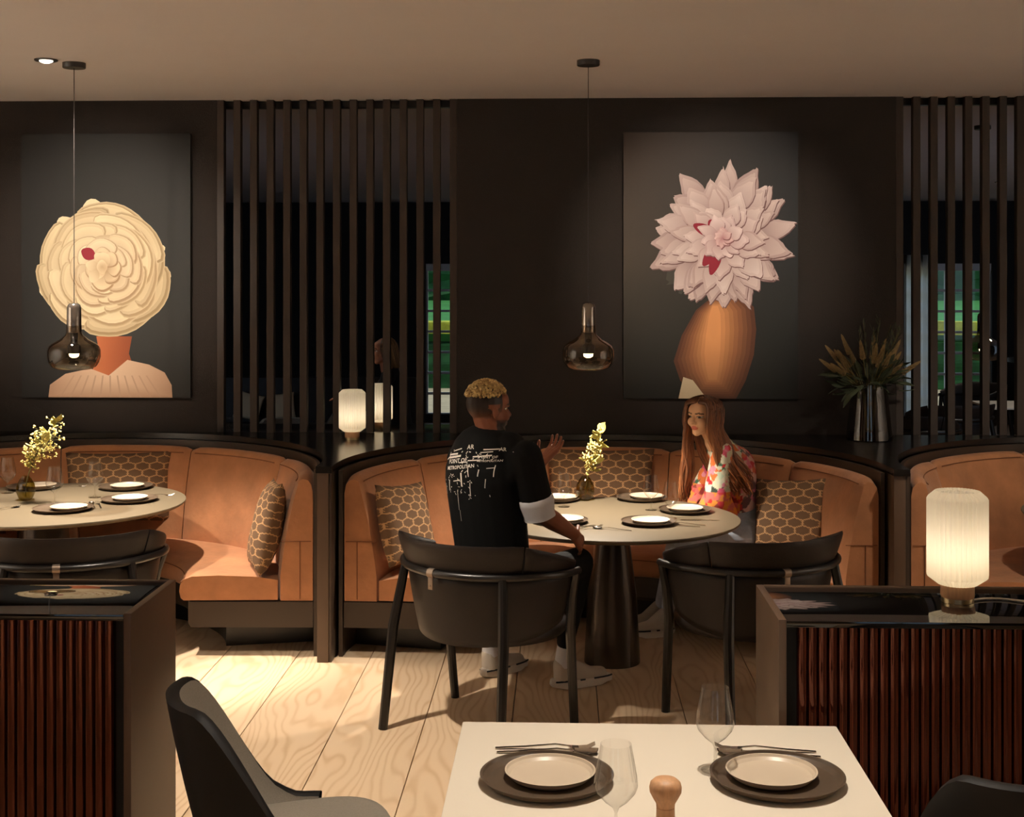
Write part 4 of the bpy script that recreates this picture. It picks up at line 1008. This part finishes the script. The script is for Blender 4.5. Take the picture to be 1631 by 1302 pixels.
def shoe(parent, heel, toe, s=1.0, name='shoe'):
    heel, toe = V(heel), V(toe); d = (toe - heel); d.z = 0; L = d.length; d.normalize(); r = V((d.y, -d.x, 0)); P_ = lambda a, b, z: heel + d * a * L + r * b + V((0, 0, z))
    mb = MB(); mb.caps(P_(.16, 0, .055), .040, P_(.14, 0, .115), .038, 16); mb.caps(P_(.16, 0, .06), .042, P_(.55, 0, .052), .042, 16, flat=(r, .92)); mb.caps(P_(.5, 0, .055), .040, P_(.84, 0, .046), .034, 16); mb.caps(P_(.24, 0, .12), .036, P_(.56, 0, .062), .036, 14)
    up = blob(name, mb, .005, .5, 'shoe_knit', parent, it=5)
    prof = []
    for i in range(32):
        w = 2 * PI * i / 32; a = .5 + .54 * math.cos(w); wd = (.048 + .006 * math.cos(w)) * math.copysign(abs(math.sin(w)) ** .75, math.sin(w)) * (1 - .12 * math.sin(PI * a)); prof.append((a, wd))
    m2 = MB(); zs = [(.0, .95), (.012, 1.0), (.034, .99), (.040, .93)]; vs = []
    for z, k in zs:
        for a, wd in prof: vs.append(P_(.5 + (a - .5) * k, wd * k, z + (.016 * max(0, a - .8) / .2 if z < .01 else 0) + (.012 * max(0, .2 - a) / .2)))
    m2.add(vs, [(i * 32 + q, i * 32 + (q + 1) % 32, i * 32 + 32 + (q + 1) % 32, i * 32 + 32 + q) for i in range(3) for q in range(32)] + [tuple(range(32))[::-1], tuple(96 + q for q in range(32))])
    so = m2.build('sole', 'shoe_sole', up, 50)
    for a0, a1 in ((.02, .30), (.42, .50), (.66, 1.0)):
        for sg in (-1, 1):
            pts = []
            for i in range(8):
                a = a0 + (a1 - a0) * i / 7; aa = max(-1, min(1, (a - .5) / .54)); w = math.acos(aa); wd = (.048 + .006 * aa) * abs(math.sin(w)) ** .75 * (1 - .12 * math.sin(PI * a)); pts.append(P_(a, sg * (wd + .0005), .040))
            MB().tube(pts, .0045, 5).build('stripe', 'shoe_black', so)
    return up

# ---------------- the man
man = thing('person', 'man in a black printed shirt with white rolled cuffs seated on an armchair', 'person', (-.31, 6.03, 0))
hd = 36; R_, F_, U_ = frame(hd)
SK = (128, 76, 52)
pel = V((-.30, 6.06, .60)); chest = D(776, 760, 6.03); nb = D(787, 700, 6.03); hc = D(778, 652, 6.05)
shR, shL = D(838, 728, 5.92), D(736, 731, 6.16); elR, elL = D(857, 814, 5.96), D(770, 800, 6.42); wrR, wrL = D(914, 851, 6.17), D(862, 738, 6.50)
hipR, hipL = pel + R_ * .095, pel - R_ * .095; knR, knL = D(921, 897, 6.40), D(770, 893, 6.56); anR, anL = D(916, 1043, 6.52), D(790, 1038, 6.74)
hf = frame(56, -.02)
heR, toR, heL, toL = G(880, 1099, 0), G(970, 1085, 0), G(769, 1082, 0), G(835, 1062, 0)
anR = heR + (toR - heR) * .17 + V((0, 0, .13)); anL = heL + (toL - heL) * .17 + V((0, 0, .13))
def body_core(mb, k=1.0):
    mb.caps(pel, .125 * k, chest, .135 * k, 18, flat=(F_, .78)); mb.caps(chest, .135, chest + V((0, 0, .08)), .125, 18, flat=(F_, .75)); mb.caps(shL, .055, shR, .055)
mb = MB(); body_core(mb, .9); head(mb, hc, hf, 1.02); mb.caps(nb, .062, hc - hf[1] * .02 + V((0, 0, -.03)), .056)
mb.caps(shR, .055, elR, .046); mb.caps(elR, .047, elR.lerp(wrR, .4), .046); mb.caps(elR.lerp(wrR, .4), .046, wrR, .029)
mb.caps(shL, .055, elL, .046); mb.caps(elL, .047, wrL, .028)
hand(mb, wrR, D(944, 890, 6.36) - wrR, -R_ + V((0, 0, -.2)), F_ + V((0, 0, .6)), 1.0, .28)
hand(mb, wrL, D(888, 708, 6.56) - wrL, V((-.4, -.5, .8)), V((-.2, .3, .9)), 1.0, .25, .22)
for a, b, c in ((hipR, knR, anR), (hipL, knL, anL)): mb.caps(a, .075, b, .052); mb.caps(b, .052, c, .034); mb.caps(c, .034, c - V((0, 0, .06)), .034)
def man_extra(x, y, z, c):
    if y < .075 and z > -.075 and abs(x) < .1:          # cropped dark hair fading down the sides and back
        lim = -.035 if y < -.02 else (-.01 if abs(x) > .045 and y < .035 else 9)
        if z > lim and not (abs(x) > .068 and -.04 < y < .02 and z < .025): return mix(c, (36, 25, 20), min(1, (z - lim) / .06 + .25))
    if y > .0 and z < -.035 and z > -.13 and abs(x) < .085:  # beard
        if z < -.045 - .4 * max(0, .06 - y) * 0 and not (abs(x) < .022 and -.072 < z < -.05): return mix(c, (32, 22, 18), min(1, (-.035 - z) / .03))
    return None
blob('body', mb, .0042, .5, 'skin_vc', man, face_colours(hc, hf, 1.02, SK, (120, 64, 56), (30, 20, 16), False, man_extra), it=4)
# blond curls on top
mb = MB(); r, f, u = hf; rnd = random.Random(2); cols = []
def hairpt(a, t): return hc + (r * math.sin(a) * .0775 * math.sin(t) + f * (math.cos(a) * .099 * math.sin(t) - .013) + u * (.032 + .096 * math.cos(t))) * 1.03
for k in range(900):
    a = rnd.uniform(0, 2 * PI); t_ = math.acos(rnd.uniform(.28 if math.cos(a) < .3 else .42, 1)); p = hairpt(a, t_); n_ = (p - hc).normalized(); rr = rnd.uniform(.0045, .0075)
    c0 = len(mb.v); mb.sphere(p + n_ * rnd.uniform(-.002, .005), rr, 6, 5); cc = lin(mix((140, 106, 58), (232, 204, 140), rnd.random() ** .7)); cols += [cc] * (len(mb.v) - c0)
me = bpy.data.meshes.new('hair'); me.from_pydata(mb.v, [], mb.f); setcol(me, cols)
for p_ in me.polygons: p_.use_smooth = True
link('hair', me, 'hair_vc', man)
# shirt
mb = MB(); wst = pel + V((0, 0, .10))
tl = R_ * -.018; mb.caps(pel + tl, .182, wst + tl, .184, 22, flat=(F_, .82)); mb.caps(wst + tl, .183, chest + tl, .196, 22, flat=(F_, .76)); mb.caps(chest + tl, .194, chest + tl + V((0, 0, .06)), .18, 22, flat=(F_, .72)); mb.caps(shL, .070, shR, .072); mb.caps(nb + V((0, 0, -.05)), .10, nb + V((0, 0, -.005)), .069)
mb.caps(shL.lerp(nb, .5), .075, shR.lerp(nb, .5), .075); mb.caps(shR, .074, elR.lerp(shR, .22), .078); mb.caps(shL, .072, elL.lerp(shL, .2), .074)
mb.caps(shR.lerp(elR, .1) - R_ * .03, .07, chest + R_ * .1, .08); mb.caps(shL.lerp(elL, .1), .07, chest - R_ * .1, .08)
shirt = blob('shirt', mb, .006, .5, 'shirt', man, it=10)
def cuff(a, b, r0, r1):
    d = (b - a); L = d.length; q = d.to_track_quat('Z', 'Y').to_matrix().to_4x4()
    m = MB().lathe([(r0 - .006, 0), (r0, .003), (r0 * 1.02, L * .3), (r1, L * .85), (r1 + .002, L), (r1 - .006, L + .002), (r1 - .01, L * .6), (r0 - .014, .003)], 28, rfun=lambda i: 1 + .02 * math.sin(i * 1.3)); m.xf(Matrix.Translation(a) @ q); return m
cuff(shR.lerp(elR, .73), shR.lerp(elR, 1.12), .080, .071).build('rolled_cuff', 'white_cotton', man, 60)
cuff(shL.lerp(elL, .75), shL.lerp(elL, 1.05), .078, .070).build('rolled_cuff', 'white_cotton', man, 60)
# printed lettering and drips on the back of the shirt, laid onto the cloth
bpy.context.view_layer.update()
bvh = BVHTree.FromPolygons([v.co.copy() for v in shirt.data.vertices], [tuple(p_.vertices) for p_ in shirt.data.polygons])
bk = -F_; org = chest + bk * .6
pm = MB()
def onback(x, z):
    h = bvh.ray_cast(org + R_ * x + V((0, 0, z)), F_)
    return (h[0] + h[1] * .0016) if h[0] is not None else None
def stamp(me_v, me_f, x0, z0, sx, rot=0, skew=0):
    z0 += .012
    vs = []
    for v in me_v:
        a = v[0] * sx; b = v[1] * sx; q = onback(x0 + a * math.cos(rot) - b * math.sin(rot), z0 + a * math.sin(rot) + b * math.cos(rot))
        if q is None: return
        vs.append(q)
    pm.add(vs, me_f)
def word(txt, x0, z0, size, rot=0):
    cu = bpy.data.curves.new('t', 'FONT'); cu.body = txt; cu.resolution_u = 2; cu.offset = .018; cu.space_character = 1.05; o = bpy.data.objects.new('t', cu); COL.objects.link(o); bpy.context.view_layer.update()
    me = evaluated(o); bm_ = bmesh.new(); bm_.from_mesh(me); bmesh.ops.triangulate(bm_, faces=bm_.faces[:])
    bmesh.ops.subdivide_edges(bm_, edges=[e for e in bm_.edges if e.calc_length() > .25], cuts=2); bmesh.ops.triangulate(bm_, faces=bm_.faces[:]); bm_.verts.index_update()
    stamp([tuple(v.co) for v in bm_.verts], [tuple(v.index for v in f_.verts) for f_ in bm_.faces], x0, z0, size, rot); bm_.free(); bpy.data.objects.remove(o)
def dash(x0, z0, L, w, rot):
    n_ = 6; vs = []; fs = []; w *= .62
    for i in range(n_ + 1): vs += [(L * i / n_, -w / 2), (L * i / n_, w / 2)]
    fs = [(2 * i, 2 * i + 2, 2 * i + 3, 2 * i + 1) for i in range(n_)]; stamp(vs, fs, x0, z0, 1, rot)
for txt, x0, z0, sz, ro in (('POINT OF', -.125, .050, .026, .16), ('METROPOLITAN', -.130, .022, .022, .16), ('AR', -.02, .122, .027, .12), ('POINT OF', .05, .088, .015, .02), ('METROPOLITAN', .045, .073, .012, .02), ('AR', .118, .120, .022, .0)): word(txt, x0, z0, sz, ro)
rnd = random.Random(8)
for x0, z0, L, w, ro in ((-.13, .075, .085, .014, .2), (-.14, .086, .07, .012, .18), (-.05, .062, .05, .006, .15), (.02, .092, .08, .009, .12), (.0, .075, .06, .007, .1), (-.10, .108, .05, .007, .3), (.05, .112, .05, .006, .1), (.06, .125, .06, .008, .05), (-.16, .062, .04, .01, .5), (-.03, .02, .06, .012, -1.5), (.004, .055, .05, .006, -1.4), (-.11, -.02, .05, .009, -1.7), (-.08, -.022, .045, .006, .2), (.06, .04, .03, .007, -1.7), (.09, .046, .03, .004, .1), (.02, -.02, .06, .006, -1.6), (-.055, -.06, .09, .004, -1.6), (-.052, -.15, .05, .003, -1.55), (-.15, -.04, .05, .006, -1.6), (.09, .0, .04, .005, -1.65), (.12, .06, .05, .005, -1.6)): dash(x0, z0, L, w, ro)
for k in range(70):
    x0 = rnd.gauss(-.02, .08); z0 = rnd.uniform(-.10, .12); dash(x0, z0, rnd.uniform(.004, .012), rnd.uniform(.003, .006), rnd.uniform(-1.7, 1))
tag(pm.build('shirt_print', 'print_white', shirt, 0), kind='stuff')
# trousers, socks, shoes
mb = MB(); mb.caps(hipL, .115, hipR, .115, 18)
for a, b, c in ((hipR, knR, anR), (hipL, knL, anL)):
    e = b.lerp(c, .80); mb.caps(a, .098, b, .074, 16); mb.caps(b, .074, b.lerp(c, .4), .062, 16); mb.caps(b.lerp(c, .4), .062, e, .043, 16)
blob('trousers', mb, .007, .5, 'trousers', man, it=6)
for b, c in ((knR, anR), (knL, anL)): MB().tube([b.lerp(c, .76), b.lerp(c, .9), c - V((0, 0, .02))], [.037, .037, .040], 16).build('sock', 'white_cotton', man, 60)
shoe(man, heR, toR); shoe(man, heL, toL)

# ---------------- the woman
wom = thing('person', 'woman with long brown hair in a floral top and jeans seated on the banquette', 'person', (1.05, 7.6, 0))
hf = frame(-138, -.04); hc = D(1119, 663, 7.45); SKW = (240, 190, 150)
tr_, tf_, tu_ = frame(-100)                             # torso faces towards the man
pel = D(1188, 852, 7.66); chest = D(1170, 747, 7.60); nb = D(1138, 704, 7.52)
shL, shR = D(1150, 719, 7.43), D(1146, 724, 7.72); elL, elR = D(1141, 792, 7.43), D(1114, 790, 7.74); wrL, wrR = D(1118, 838, 7.46), D(1100, 835, 7.66)
hipL, hipR = pel - tr_ * .085, pel + tr_ * .085
hipL, hipR = pel + V((0, -.085, 0)), pel + V((0, .085, 0))
knL, knR = D(1080, 868, 7.30), D(1088, 862, 7.54); heL, toL = V((.60, 7.70, 0)), V((.38, 7.60, 0)); heR, toR = V((.62, 7.52, 0)), V((.40, 7.45, 0))
anL = heL + (toL - heL) * .17 + V((0, 0, .11)); anR = heR + (toR - heR) * .17 + V((0, 0, .11))
mb = MB(); head(mb, hc, hf, .93, True); mb.caps(nb, .048, hc - hf[1] * .015 + V((0, 0, -.04)), .043)
mb.caps(pel, .125, pel.lerp(chest, .45), .098, 18, flat=(tf_, .82)); mb.caps(pel.lerp(chest, .45), .098, chest, .118, 18, flat=(tf_, .82)); mb.caps(chest, .11, nb, .065, 16, flat=(tf_, .8)); mb.caps(shL, .042, shR, .042)
for a, b, c, sd in ((shL, elL, wrL, 1), (shR, elR, wrR, -1)):
    mb.caps(a, .042, b, .034); mb.caps(b, .034, c, .023); hand(mb, c, (c - b).normalized() + V((0, 0, -.1)), V((0, 0, -1)), V((0, sd, 0)), .88, .25)
for a, b, c in ((hipL, knL, anL), (hipR, knR, anR)): mb.caps(a, .085, b, .05); mb.caps(b, .05, c, .03); mb.caps(c, .03, c - V((0, 0, .05)), .03)
blob('body', mb, .0042, .5, 'skin_vc', wom, face_colours(hc, hf, .93, SKW, (190, 90, 76), (70, 44, 30), True), it=4)
# floral crop top with wide sleeves
mb = MB(); low = pel.lerp(chest, .55)
mb.caps(low, .118, chest, .138, 22, flat=(tf_, .86)); mb.caps(chest, .132, nb.lerp(chest, .35), .092, 20, flat=(tf_, .85)); mb.caps(shL, .058, shR, .058); mb.caps(shL, .060, shL.lerp(elL, .5), .068); mb.caps(shL.lerp(elL, .5), .068, elL + V((0, 0, -.025)), .078, 16); mb.caps(elL, .072, elL.lerp(wrL, .55), .072)
mb.caps(shR, .058, elR, .07); mb.caps(elR, .066, elR.lerp(wrR, .55), .07)
mb.caps(elL + V((.03, 0, -.0)), .05, elL + V((.09, .03, -.10)), .035, 14, flat=(V((0, 1, 0)), .5))
rp = random.Random(5); seeds = [(V((rp.uniform(.5, 1.4), rp.uniform(6.7, 7.9), rp.uniform(.6, 1.25))), rp.choice([(236, 232, 210), (222, 226, 204), (214, 90, 120), (196, 40, 46), (232, 150, 170), (70, 110, 84), (226, 226, 196), (236, 232, 206), (206, 222, 196), (240, 236, 214), (60, 70, 60), (224, 120, 60)])) for _ in range(26000)]
from mathutils.kdtree import KDTree
kd = KDTree(len(seeds))
for i, (q, c) in enumerate(seeds): kd.insert(q, i)
kd.balance()
def floral(co):
    w = co + mnoise.noise_vector(co * 40) * .012; q, i, dd = kd.find(w); c = seeds[i][1]
    back = (co - chest).dot(V((1, 0, 0)))
    if back > .03: c = mix(c, (214, 96, 110), .35)
    if co.z < elL.z + .035 and back < .02:
        c = mix(seeds[i][1], (214, 44, 44), .62) if (i % 3) else (232, 150, 60)
    return lin(c)
blob('floral_top', mb, .006, .5, 'vc_cloth', wom, floral, it=7)
# jeans with a waistband and a red sash end
mb = MB(); mb.caps(hipL, .112, hipR, .112, 18); mb.caps(pel + V((0, 0, .02)), .135, pel.lerp(chest, .34), .112, 22, flat=(tf_, .86))
for a, b, c in ((hipL, knL, anL), (hipR, knR, anR)): mb.caps(a, .102, b, .066, 16); mb.caps(b, .066, b.lerp(c, .9), .042, 16)
jn = blob('jeans', mb, .006, .5, 'denim', wom, it=6)
q = D(1176, 842, 7.52)
for dx in (0, .02):
    MB().tube([q + V((dx - .02, 0, .05)), q + V((dx, -.006, -.02)), q + V((dx + .01, 0, -.10))], [.012, .011, .014], 6, flat=.3).build('sash_end', mat('sash_red', (196, 46, 54), .8) if 'sash_red' not in M else 'sash_red', jn, 60)
shoe(wom, heL, toL); shoe(wom, heR, toR)
# long wavy hair
mb = MB(); cols = []; r, f, u = hf; rnd = random.Random(12); Rr = .100
for k in range(280):
    ph = math.radians(rnd.uniform(52, 308)); th = math.radians(rnd.uniform(2, 84)); phr = ph
    if k % 4 == 0:                                       # hairline locks swept to the sides from the parting
        phr = math.radians(rnd.uniform(-58, 58)); th = math.radians(rnd.uniform(22, 47)); ph = math.radians(rnd.uniform(56, 74)) * (1 if phr > -.1 else -1)
    side = math.sin(ph); out = f * math.cos(ph) + r * side; outr = f * math.cos(phr) + r * math.sin(phr)
    rt = lambda t_, R, o_: hc + V((0, 0, .012)) - f * .012 + (o_ * math.sin(t_) * R + u * math.cos(t_) * R * 1.04)
    p0 = rt(th, Rr * .95, outr); p1 = rt(max(th, math.radians(64)), Rr * 1.06, (out + outr * .25).normalized()); p2 = hc + out * Rr * .97 - f * .008 + V((0, 0, -.075 + rnd.uniform(-.01, .01)))
    near = side < 0.0
    if near and math.cos(ph) > -.25: dn = (-f * .05 + V((.055, -.005, 0)))          # near side swept back over the shoulder
    elif near: dn = V((.11, .0, 0))
    elif math.cos(ph) < -.3: dn = V((.10, .03, 0))
    else: dn = V((.0, .01, 0)) + r * .012
    L = rnd.uniform(.24, .36) * (1.12 if not near else .98)
    p3 = p2 + dn * .55 + V((0, 0, -L * .5)); p4 = p3 + dn * .9 + V((rnd.uniform(-.02, .02), rnd.uniform(-.02, .02), -L * .55))
    ctrl = [p0, p0.lerp(p1, .5) + (p0.lerp(p1, .5) - hc).normalized() * .010, p1, p1.lerp(p2, .5) + out * .004, p2, p2.lerp(p3, .5), p3, p3.lerp(p4, .5), p4]
    pts = []; ph0 = rnd.uniform(0, 6)
    for i in range(len(ctrl) - 1):
        for s_ in range(3):
            t_ = s_ / 3; a = ctrl[max(0, i - 1)]; b = ctrl[i]; c = ctrl[i + 1]; d = ctrl[min(len(ctrl) - 1, i + 2)]
            q = .5 * ((2 * b) + (c - a) * t_ + (2 * a - 5 * b + 4 * c - d) * t_ * t_ + (3 * b - a - 3 * c + d) * t_ ** 3)
            w = (i * 3 + s_) / 24; pts.append(q + (r * math.sin(w * 15 + ph0) + f * math.cos(w * 13 + ph0)) * .011 * w)
    pts.append(ctrl[-1]); n_ = len(pts); rad = [.0105 * (1 - .25 * abs(2 * i / n_ - .9)) * (1 if i < n_ - 4 else (n_ - i) / 5) + .0008 for i in range(n_)]
    c0 = len(mb.v); mb.tube(pts, rad, 6, flat=.62); tone = rnd.random()
    for i in range(n_):
        w = i / n_; cc = lin(mix(mix((62, 36, 22), (96, 58, 34), tone), mix((120, 70, 40), (186, 118, 70), tone), w ** .8)); cols += [cc] * 6
me = bpy.data.meshes.new('hair'); me.from_pydata(mb.v, [], mb.f); setcol(me, cols)
for p_ in me.polygons: p_.use_smooth = True
link('hair', me, 'hair_vc', wom)

# ---------------- guest behind the screen
gp = D(612, 560, 10.9); gs = thing('person', 'fair haired guest in dark clothes behind the slatted screen', 'person', (gp.x, gp.y, 0))
hf = frame(-95); hc = V((gp.x, gp.y, 1.42)); nb = hc + V((.02, 0, -.15)); ch = nb + V((.04, 0, -.16)); pel = ch + V((.05, 0, -.38))
shF, shN = nb + V((.03, .17, -.05)), nb + V((.03, -.17, -.05)); elN = shN + V((-.10, -.04, -.24)); wrN = elN + V((-.22, .02, .05)); elF = shF + V((-.1, .03, -.24)); wrF = elF + V((-.2, -.05, .03))
mb = MB(); head(mb, hc, hf, .95, True); mb.caps(nb, .05, hc + V((0, 0, -.04)), .045); mb.caps(ch, .10, pel, .11, 16); mb.caps(shF, .04, shN, .04)
for a, b, c in ((shN, elN, wrN), (shF, elF, wrF)): mb.caps(a, .04, b, .034); mb.caps(b, .034, c, .023); hand(mb, c, c - b, V((0, 0, -1)), V((0, 1, 0)), .9)
lg = [(pel + V((0, s_ * .08, 0)), pel + V((0, s_ * .09, -.36)), V((pel.x, pel.y + s_ * .09, .06))) for s_ in (-1, 1)]
for a, b, c in lg: mb.caps(a, .085, b, .055); mb.caps(b, .055, c, .035); mb.caps(c + V((0, 0, -.02)), .036, c + V((-.16, 0, -.03)), .030)
blob('body', mb, .0055, .5, 'skin_vc', gs, face_colours(hc, hf, .95, (206, 140, 104), (170, 80, 70), (90, 60, 40), True), it=4)
mb = MB(); mb.caps(ch, .13, pel, .13, 18); mb.caps(shF, .06, shN, .06); mb.caps(shN, .055, elN, .05); mb.caps(elN, .05, elN.lerp(wrN, .8), .038); mb.caps(shF, .055, elF, .05); mb.caps(elF, .05, elF.lerp(wrF, .8), .038)
for a, b, c in lg: mb.caps(a, .10, b, .07); mb.caps(b, .07, c, .045)
blob('dark_suit', mb, .008, .5, 'dark_cloth', gs, it=6)
mb = MB(); cols = []; rnd = random.Random(31); r, f, u = hf
for k in range(120):
    ph = math.radians(rnd.uniform(70, 290)); th = math.radians(rnd.uniform(2, 80)); out = f * math.cos(ph) + r * math.sin(ph)
    pts = [hc - f * .01 + out * math.sin(t_) * .098 + u * math.cos(t_) * .104 + V((0, 0, .01)) for t_ in (th, max(th, .8), max(th, 1.2), 1.5)]; pts += [pts[-1] + V((.02, 0, -.07)), pts[-1] + V((.045, 0, -.15))]
    mb.tube(pts, [.010, .011, .011, .010, .009, .003], 6); cols += [lin(mix((120, 82, 44), (196, 152, 92), rnd.random()))] * 36
me = bpy.data.meshes.new('hair'); me.from_pydata(mb.v, [], mb.f); setcol(me, cols)
for p_ in me.polygons: p_.use_smooth = True
link('hair', me, 'hair_vc', gs)
